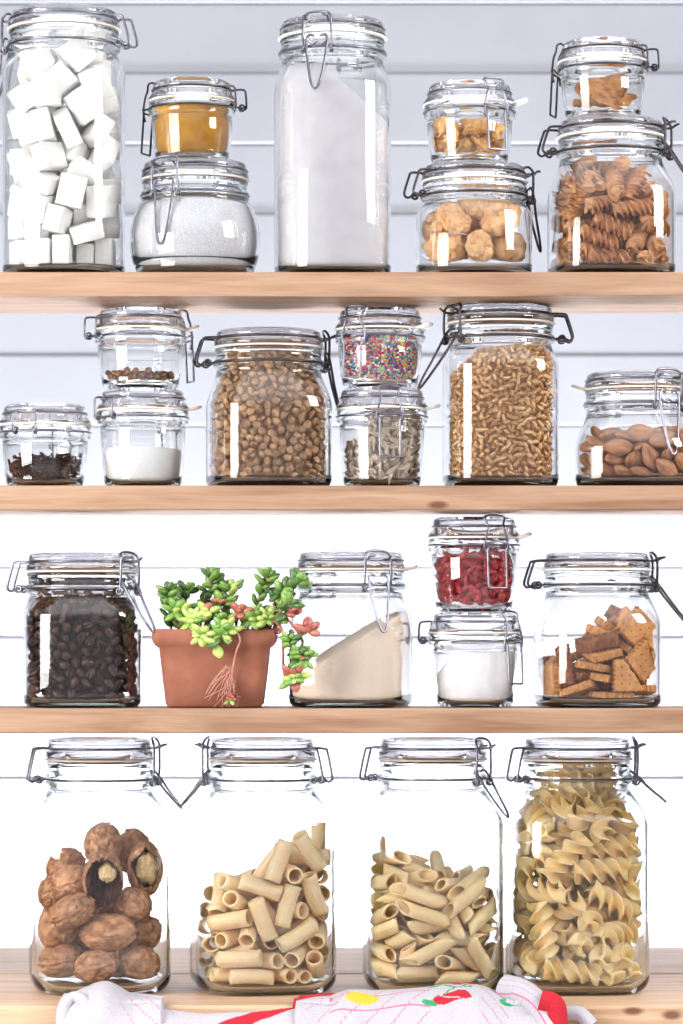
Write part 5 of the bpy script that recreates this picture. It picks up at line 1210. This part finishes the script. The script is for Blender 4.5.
    'brownfus': '0 -60 -462 153 70 -13 68 -10,0 226 207 153 53 -6 69 47,0 -235 251 152 70 -20 67 1,0 130 455 156 9 70 -15 -68,0 -454 -8 155 10 16 -68 70,0 301 -262 153 18 25 65 -68,0 339 29 156 34 -47 -52 61,0 -262 399 160 15 67 8 -71,0 -137 -319 198 80 13 -57 5,0 -187 -167 153 68 28 -65 10,0 451 -116 226 59 -36 -35 -62,0 -180 182 284 61 -43 30 58,0 -340 -136 266 33 -27 81 37,0 97 -185 152 50 34 61 -50,0 12 347 247 82 -11 -48 -26,0 95 -132 310 58 -6 77 -20,0 92 180 296 74 -5 65 -12,0 -451 130 307 60 -65 -30 -35,0 95 24 284 73 -9 62 -21,0 -139 88 414 54 -45 -55 43,0 -99 -239 326 72 11 66 -9,0 356 98 334 15 -14 92 31,0 -272 -62 391 63 35 -47 -49,0 226 -313 359 46 87 -4 -12,0 -156 -426 345 24 -77 23 -52,0 378 -225 317 49 -40 40 64,0 -267 -248 467 8 -52 -52 67,0 -27 -459 455 56 -9 81 -3,0 408 235 403 3 -12 46 -87,0 60 -22 511 79 3 -54 -26,0 -48 -175 591 16 -85 42 -24,0 389 -283 474 56 -72 5 -37,0 82 356 395 25 10 -55 77,0 465 -81 638 20 -87 -41 -9,0 244 389 397 83 -19 18 47,0 -8 -322 507 62 -7 77 -4,0 161 -436 620 60 -11 -74 24,0 264 195 481 54 -13 60 56,0 -314 -119 557 69 26 -64 18,0 -22 458 623 29 -11 -4 94,0 -325 -388 719 30 -58 -74 -3,0 239 -218 596 47 10 77 39,0 142 206 582 41 -48 62 44,0 -242 407 432 14 77 5 -60,0 -107 -392 672 67 -4 61 38,0 322 87 594 63 70 -13 -27,0 -253 229 475 65 6 -74 -6,0 -218 -300 746 28 -11 -91 -24,0 -455 149 579 77 -56 -11 -26,0 174 -121 707 71 40 36 43,0 316 358 775 58 -5 0 80,0 -260 286 634 62 -41 52 41,0 -426 -181 739 44 -72 -50 -14,0 147 3 797 43 -63 -51 36,0 -241 20 695 10 61 -1 77,0 399 -306 715 40 -11 -35 83,0 -79 321 663 7 -91 29 -24,0 147 -161 877 9 29 29 90,0 -111 162 666 7 90 11 38,0 -304 -106 842 16 -47 -4 85,0 -112 -166 876 37 58 8 -71,0 196 354 693 57 -16 -66 -44,0 -345 48 826 58 -36 -70 16,0 326 106 804 19 -82 -16 49,0 -303 292 838 4 50 -17 83,0 7 -360 858 81 -39 -19 -36,0 96 344 843 23 -53 -30 -75,0 -292 -3 979 6 60 -27 74,0 210 -314 859 6 -26 -24 -92,0 121 176 867 64 -30 68 15,0 -330 160 928 46 -67 -49 29,0 -268 43 1130 4 18 -74 -64,0 66 -143 1030 30 -39 -75 -42,0 -59 302 930 62 36 48 -49,0 34 109 1041 56 52 -38 -51,0 -90 270 1092 1 56 36 73',
    'almond': '0 -3 -454 129 95 0 12 24,0 453 221 130 15 22 95 5,0 -95 -15 124 3 97 21 -4,0 -408 -190 125 6 -6 6 -98,0 264 -157 125 21 -7 0 97,0 -2 492 143 33 -91 20 10,0 -349 -338 157 5 32 -81 46,0 212 -505 171 1 -36 57 -73,0 -208 461 127 97 -4 11 -18,0 56 78 177 40 -2 -78 45,0 -395 343 145 73 36 10 55,0 -177 -391 134 89 -2 18 39,0 362 -428 228 13 -49 41 -75,0 33 330 125 3 12 98 5,0 -443 -20 136 16 11 -97 2,0 455 -191 161 48 53 49 48,0 158 437 196 60 -13 -73 28,0 -508 -123 258 67 39 24 56,0 -416 -296 264 16 65 -71 16,0 485 -36 285 5 -84 7 52,0 -154 463 267 13 63 -49 -58,0 -211 294 134 16 -97 4 14,0 -48 -236 126 86 -14 8 -45,0 465 23 148 33 -12 46 -80,0 46 -97 154 2 -84 44 30,0 295 347 137 26 -64 68 -20,0 -349 152 125 99 6 5 5,0 -69 183 131 24 -96 -4 6,0 -84 -426 249 22 70 -64 18,0 277 26 126 24 -7 -1 -96,0 -239 -209 190 9 -42 -87 19,0 251 -344 129 9 -17 95 -20,0 164 181 141 14 14 -16 96,0 61 -501 279 51 -17 -61 -57,0 494 283 272 66 49 -51 -19,0 -393 309 268 88 23 22 33,0 377 208 227 38 -11 -27 87,0 -324 10 199 22 14 -95 13,0 234 -413 289 68 2 -38 -61,0 -148 73 220 97 -12 6 -13,0 341 -246 240 95 18 -16 -16,0 175 280 260 1 36 91 14,0 -120 -104 241 97 -6 -12 -17,0 314 67 242 23 -11 -12 95,0 -19 382 228 2 93 33 4,0 340 383 286 7 94 -13 26,0 -205 281 257 3 -45 -85 -23,0 184 -510 443 47 -86 -10 -7,0 156 -94 237 20 26 -79 -51,0 -54 253 312 1 64 -72 -22,0 -30 -266 251 21 33 -90 14,0 -215 185 339 52 5 -12 83,0 -235 -444 371 5 -1 -55 82,0 409 176 347 79 12 8 -58,0 -254 -366 272 3 39 -87 -28,0 362 -99 282 64 35 -62 25,0 -272 470 319 70 -2 -61 -35,0 159 93 298 52 10 5 -83,0 -379 133 254 23 4 -27 -92,0 124 -291 171 60 14 -25 -73,0 -354 -142 294 10 18 -97 8,0 111 -314 301 14 58 -79 -3,0 -45 38 320 5 -94 -29 -3,0 38 464 334 94 5 -4 -30,0 -498 -149 393 62 17 0 -76,0 248 -187 340 4 23 96 -1,0 327 47 371 28 -27 90 16,0 -350 313 406 13 -87 19 40,0 -18 -383 377 59 17 -11 -77,0 174 -331 402 8 -57 -80 8,0 390 348 450 28 22 80 46,0 -429 150 371 90 -7 16 37,0 -136 453 432 90 15 25 -30,0 -342 4 361 10 -87 -15 43,0 334 -374 391 68 -5 49 53,0 -184 -151 348 43 1 20 -87,0 222 -32 403 14 -94 14 -24,0 -167 295 431 7 -48 -84 20,0 66 -55 405 63 -16 74 -3,0 118 285 371 89 14 -7 41,0 -304 206 453 27 -77 55 12,0 281 249 427 26 -50 81 -6,0 -103 36 429 12 -90 36 -16,0 -414 -313 409 28 23 -5 92,0 -184 -293 396 18 -16 23 -93,0 510 138 423 36 -64 -63 20,0 9 409 445 16 -74 -63 -10,0 119 147 422 12 -50 82 19,0 -290 -149 437 1 95 15 23,0 444 -243 381 51 -39 41 -63,0 -39 -166 411 52 36 -75 -13,0 276 -222 455 37 -1 4 92,0 -7 220 456 71 -30 -56 26,0 -258 19 478 38 10 56 71,0 209 -379 519 5 3 -10 -98,0 238 116 499 92 30 12 18,0 -185 163 532 11 -60 -78 1,0 -127 -364 484 9 -5 3 -98,0 427 -87 476 6 36 -92 7,0 -14 -450 503 66 -73 -5 14,0 318 -11 532 3 -20 95 -20,0 -393 132 525 38 -44 -80 5,0 220 450 386 33 64 42 -54,0 -308 -287 509 10 -41 89 5,0 92 -217 489 42 16 -3 -88',
    'biscuit': '2 107 -391 113 33 -2 -1 -93,0 194 223 109 79 0 0 60,0 -91 -24 109 0 -93 34 0,0 362 -161 146 13 98 8 -1,2 194 340 195 3 90 -41 0,0 -195 -366 170 17 78 58 5,3 -12 -150 218 0 5 98 14,3 352 44 266 5 -65 -74 -6,0 111 75 292 66 -22 27 65,1 85 -63 303 35 82 -42 13,1 257 -452 309 69 70 10 10,2 -123 354 152 7 59 78 13,0 173 211 374 27 63 71 -9,3 -235 -181 333 11 -54 -82 -6,2 455 167 288 34 -64 25 -62,3 -328 -317 391 69 -27 65 1,1 -36 -346 297 18 8 0 97,0 -212 248 209 4 82 52 20,0 -30 -335 386 45 -7 4 -88,2 -105 381 334 12 -7 -30 -93,0 -449 -248 260 44 39 56 56,2 405 -364 455 64 59 47 -6,2 89 400 395 32 92 6 -15,1 311 -205 325 23 -94 -21 9,1 105 501 559 57 -56 -41 -41,1 -111 110 387 33 45 81 6,3 -176 230 365 15 -16 68 68,2 497 -83 487 24 69 27 61,2 53 -109 483 17 -96 -9 17,0 294 326 527 29 27 20 88,2 30 156 570 92 -14 17 29,2 -220 318 469 5 97 0 21,3 129 -248 524 87 -1 28 -38,3 -463 168 283 60 31 -48 54,0 286 -204 524 82 -18 32 -42,2 26 280 616 73 -22 -2 -63,1 74 -194 699 11 -85 -48 12,1 411 -128 550 18 -42 -23 85,0 355 -337 742 72 -47 -47 -11,2 -410 -6 288 2 54 -28 78,0 154 100 706 88 -19 29 -29,2 13 -372 534 5 -57 -79 -19,3 -39 -469 617 4 -9 54 82,0 252 90 737 69 -29 19 -62,2 299 419 745 22 22 67 66,2 480 143 639 48 -60 35 -51,3 275 218 849 8 42 74 51,1 293 355 843 6 -55 -54 -62,0 306 -182 751 57 -54 -60 1',
    'dried': '3 126 -112 113 4 0 83 -54,2 53 197 161 40 49 -47 -60,0 -69 -198 119 58 -22 10 77,3 -127 24 113 49 -78 -29 21,1 85 -234 197 12 -40 -89 -14,2 160 125 151 7 -18 73 -64,2 243 -11 174 10 74 -59 28,2 -132 166 195 76 -21 11 -59,3 -205 -147 149 39 -9 -63 -64,1 -150 -91 253 34 -31 57 66,1 -1 -36 206 27 -72 -54 -32,3 -47 286 247 74 47 -4 -46,2 51 210 326 20 59 -71 -30,3 -283 31 204 73 60 19 24,2 66 -266 324 2 -11 96 -20,2 258 43 318 23 -69 59 -31,2 -243 102 327 80 -21 15 53,3 -147 -251 273 86 19 -40 -21,0 198 -139 300 69 -66 -1 -26,0 192 161 377 35 29 -42 -77,2 -272 -136 349 44 -59 27 -61,0 -22 -109 378 65 -13 -56 48,0 78 -13 338 82 -7 -14 -53,1 -102 74 376 21 -1 22 -94',
    'clove': '0 -16 -278 90 70 -14 59 -36,0 195 197 84 67 3 63 -36,0 -187 13 79 23 58 30 71,0 83 73 79 12 -53 -38 73,0 -134 -135 79 74 42 51 7,0 162 -87 79 19 33 -57 72,0 222 -103 83 36 -18 -66 -62,0 -157 173 81 9 56 -31 -74,0 -37 -80 84 41 -29 -56 64,0 68 -306 140 9 28 91 25,0 272 88 93 49 -51 36 59,0 -140 113 79 24 59 -28 -70,0 -228 -170 116 34 -55 75 -5,0 275 -108 99 52 -64 -37 -41,0 59 279 88 8 63 -19 -73,0 132 -177 79 2 -48 45 -74,0 31 188 84 52 43 46 56,0 -309 7 133 14 22 93 21,0 255 11 102 74 48 24 37,0 -59 271 95 22 -57 10 77,0 -172 -227 115 19 -89 18 -36,0 121 140 79 11 53 39 73,0 -239 79 105 60 -53 -57 10,0 127 -284 136 38 -46 78 10,0 -19 -228 79 69 -25 61 -27,0 52 -8 96 2 -71 2 69,0 -136 261 164 82 2 -52 -21,0 27 -96 98 50 16 77 33,0 225 214 145 33 32 -15 86,0 -269 60 149 29 0 -52 -79,0 -114 -39 79 36 63 -18 -65,0 116 -93 116 58 -54 -46 -37,0 -17 55 81 73 47 -44 16,0 208 -17 116 39 -66 -63 5,0 -147 221 123 14 -94 -25 -8,0 -62 -275 124 80 51 27 3,0 64 -199 118 76 61 6 -14,0 147 129 135 80 -49 29 10,0 -232 140 118 3 -55 58 59,0 142 284 155 45 -51 -70 19,0 -169 -7 138 37 -57 -44 57,0 -21 -259 191 67 -45 57 10,0 175 68 105 58 -76 15 -20,0 -145 161 128 67 19 -52 -48,0 -39 -175 107 43 -69 40 -40,0 203 -96 140 20 47 -51 68,0 -51 216 98 40 62 -40 -53,0 -149 -130 133 42 -70 -20 -53,0 -122 68 117 47 -2 -44 -75,0 -122 -252 140 54 74 -21 -31,0 108 56 148 29 14 -80 48,0 -42 74 127 43 -74 11 48,0 -280 -47 118 11 90 20 36,0 226 -189 135 1 -23 15 -95,0 -245 -81 143 36 53 -59 47,0 188 -251 148 56 31 5 -75,0 -71 172 133 89 -10 -40 -14,0 104 -193 148 2 20 -63 73,0 49 271 143 56 67 46 -4,0 -197 -133 165 59 -46 53 37,0 -85 -269 171 65 66 -15 -32,0 180 231 167 22 -36 -88 15,0 -173 -31 185 69 -9 -63 31,0 250 55 141 36 -51 -40 65,0 -22 321 194 40 -32 15 -83,0 -95 -50 150 34 -77 38 -34,0 60 70 141 35 -15 77 49,0 -147 34 166 72 -18 64 -14,0 31 -77 150 65 -51 46 29,0 111 200 158 86 -44 8 -21,0 -179 147 199 54 14 -64 -51,0 161 -131 148 19 6 67 -70,0 -58 -88 173 40 -70 39 -43,0 308 -103 188 1 -54 -75 35,0 -13 260 140 69 57 -2 43,0 14 103 134 41 -75 -43 -27,0 26 -288 189 70 -28 64 6,0 290 134 173 31 23 -22 88,0 130 160 204 50 62 -46 -37,0 -285 32 195 31 46 -48 -66,0 130 -186 198 73 38 31 -46,0 -185 -204 195 29 83 15 43,0 231 -128 196 55 4 -56 61,0 -69 269 179 65 -22 -50 -51,0 238 133 186 4 -23 -87 41,0 -33 18 176 7 -21 65 -71,0 73 -164 191 52 66 17 -49,0 225 -237 228 53 -70 3 -45,0 65 245 191 43 -27 -49 -69,0 -102 -149 164 1 78 19 58,0 276 4 183 68 -36 52 -34,0 8 147 176 26 -71 11 63,0 -93 -169 213 57 73 -22 27,0 46 -111 189 34 4 61 70,0 167 70 180 50 -43 -35 -65,0 -225 69 205 34 -78 -43 -28,0 105 53 209 41 -36 42 -71,0 -260 126 220 45 -15 -83 -26,0 -4 -112 203 77 -38 35 34,0 -196 -2 241 50 -75 41 -1,0 167 -56 188 79 8 60 -2,0 22 228 210 8 -31 58 73,0 -49 116 199 62 57 36 38,0 -312 -99 194 10 -48 85 -10,0 125 -6 193 13 72 -15 -65,0 51 329 257 94 -4 -10 28,0 -181 -221 243 62 -26 71 -16,0 117 -302 250 23 -26 91 19,0 -149 -292 220 52 31 5 78,0 268 -87 238 55 3 -57 60,0 -72 18 210 52 -36 48 59,0 -143 85 241 81 -55 -12 10,0 -53 -127 221 76 -55 -22 -20,0 299 -133 226 33 14 -86 33,0 -291 57 244 48 -31 -66 -47,0 96 -106 245 57 76 -2 28,0 127 286 258 87 -40 -18 17,0 -264 195 235 74 40 1 -53,0 28 -259 243 32 -29 -60 65,0 76 103 230 44 -44 -59 50,0 108 233 251 5 56 -47 66,0 -257 40 289 78 27 -48 -25,0 141 -89 215 57 71 24 29,0 -104 191 218 48 -68 -46 -28,0 -92 -197 261 17 -31 55 75,0 292 22 239 76 -37 41 -32,0 12 -242 291 4 26 81 51,0 274 140 264 0 -58 39 -70,0 14 14 231 61 45 60 -22,0 -167 285 250 47 11 81 28,0 2 -136 248 47 77 39 -13,0 233 112 240 71 -27 -62 -15,0 -115 38 269 41 60 30 -60,0 160 -119 278 50 53 -3 -67,0 -42 306 271 31 -73 -15 57,0 189 113 292 48 -44 40 -64,0 -63 -6 275 23 -76 51 -30,0 147 -236 269 72 -22 63 9,0 -130 -59 237 55 -58 23 -54,0 235 -39 265 5 -61 -14 -77,0 77 155 267 68 24 36 58,0 -180 -126 235 56 38 -70 -15,0 253 40 273 10 29 43 84,0 22 196 256 83 -35 41 8,0 263 -204 283 42 -3 67 59,0 253 58 200 67 34 -39 -52,0 -226 198 289 74 -19 -41 -48,0 335 31 317 33 29 -57 68,0 -49 238 228 15 15 -67 70,0 -120 -78 285 56 44 -57 -39,0 -261 -53 217 19 -85 11 45,0 9 6 295 63 31 70 -2,0 -38 254 288 75 -17 43 -45,0 -139 161 306 31 -24 73 -55,0 -32 -199 303 72 -58 21 -27,0 179 27 258 63 -30 47 52,0 -191 20 298 39 -18 -61 65,0 67 -151 279 73 -64 -10 16,0 0 126 271 48 38 -63 -46,0 87 64 274 15 81 28 -48,0 -235 150 306 18 72 -49 42,0 -45 -161 263 73 -47 20 43,0 -40 -328 257 14 36 -13 -90,0 176 -26 289 81 -20 52 10,0 -150 200 250 55 -45 -68 6,0 126 26 280 8 59 63 -48,0 -102 223 285 58 -64 -24 41,0 -285 -148 187 24 -6 6 96,0 182 -269 308 64 55 -52 -7,0 -154 109 326 20 34 -51 -75',
    'allspice': '1 35 -241 90 21 30 -55 74,0 -7 -49 89 63 43 2 -63,0 169 218 92 61 64 45 -1,0 -82 225 88 7 -4 -8 98,0 -277 -72 96 43 82 -34 0,0 98 -277 99 2 71 -66 20,0 297 3 101 86 -29 -37 11,2 152 270 137 81 -34 39 -24,1 -241 180 107 64 5 -60 -47,1 -222 -195 101 21 -34 -79 -45,2 -163 79 90 1 -45 4 -88,2 -155 -221 91 1 93 5 32,2 161 -241 99 35 -41 80 23,0 273 124 104 5 -73 21 -63,2 -84 290 117 35 81 44 -3,0 34 -304 120 46 8 64 -59,0 290 -118 138 81 31 -27 -39,2 16 20 89 97 -9 10 -13,0 -144 259 103 61 54 -4 -57,0 -265 -139 109 18 63 47 -58,1 219 -219 134 19 41 -62 -62,0 255 57 117 57 6 56 58,2 36 297 104 24 -57 -4 -77,0 -283 71 99 2 -53 44 71,2 -194 -244 145 40 36 78 30,1 -24 266 91 31 -36 -81 32,2 -217 -34 89 26 -93 18 -11,0 -87 -247 89 6 -44 88 -8,2 235 -125 90 20 92 -2 29,2 67 -34 90 39 -14 85 31,0 197 31 89 31 34 -86 -15,0 86 121 89 0 -12 -97 13,2 -175 196 91 11 66 -33 65,1 -155 -80 89 83 -29 -4 -45,2 92 -301 165 86 -37 -18 -28,2 -54 7 90 55 8 -63 52,2 -167 -151 91 67 19 65 -28,2 63 -106 91 31 -30 84 31,1 223 175 96 65 -11 69 -24,0 24 -17 148 30 -6 -50 79,0 104 247 90 18 -87 -32 -30,1 -49 78 89 12 -77 -59 18,1 -282 -1 96 16 58 -13 -77,1 -87 -104 90 15 31 12 92,1 270 -62 94 45 48 -74 -2,2 -206 -108 131 72 -27 -38 -50,2 96 -205 90 47 12 55 66,0 155 150 90 2 11 -87 46,1 -55 150 89 16 -85 -47 12,0 -124 146 91 64 -35 54 -41,1 -204 236 141 84 -6 24 47,2 -313 31 154 43 34 -78 28,1 -99 -175 89 74 21 -58 22,0 186 -175 91 76 6 -63 2,0 131 3 89 14 84 40 31,1 -251 -37 151 85 47 -20 5,2 -26 -281 95 78 -13 -60 8,1 199 -62 89 2 6 -16 -98,0 100 184 118 8 -36 -79 -47,1 20 91 91 36 -37 41 74,2 -110 -213 149 76 50 13 -37,2 -18 -121 89 4 -63 -70 -32,2 209 104 90 79 47 -22 -30,2 35 226 89 55 -13 -3 81,0 -107 47 118 61 47 -62 4,0 33 -170 89 34 16 -91 -8,2 143 78 89 36 8 -2 92,0 -23 203 125 70 -70 5 0,0 -225 113 89 15 -34 14 91,0 -121 -137 145 74 -54 -34 16,0 223 132 154 85 -38 -17 -29,1 -122 197 141 42 -49 36 -66,1 -220 38 89 63 -13 9 75,1 -51 -170 144 84 33 33 23,1 126 -140 91 70 11 68 16,0 -184 144 141 69 25 -31 -59,0 -133 -12 89 16 83 -9 -50,0 -27 -207 89 17 53 79 22,0 236 -12 129 49 -52 8 69,2 83 272 151 53 0 -10 -83,2 59 100 151 29 45 35 -76,1 -20 117 143 48 40 73 25,1 -179 -46 147 33 61 -69 -15,1 -24 -314 161 12 -97 15 -10,0 127 -70 90 32 63 65 24,2 154 39 146 41 -67 -57 19,1 30 158 109 46 -70 -53 5,1 -172 23 138 29 36 -50 72,0 -84 -43 129 53 -66 50 11,2 180 -116 132 6 88 -13 44,1 161 -36 144 31 -76 56 -4,2 77 51 103 46 68 -55 11,0 -89 110 139 17 49 -83 -13,1 -122 -76 181 1 -69 -70 9,0 18 -87 144 23 -37 18 -87,2 95 -2 149 64 69 -29 13,1 45 210 157 39 -35 83 16,0 -151 85 162 25 -28 85 35,0 -49 -99 152 14 -52 25 -79,1 89 -71 149 66 68 17 22',
}
def main():
    build_materials(); define_jars(); build_setting(); make_jars()
    if 'build_contents' in globals(): build_contents()
    build_lights(); build_camera(); settings()
if __name__ == '__main__':
    main()
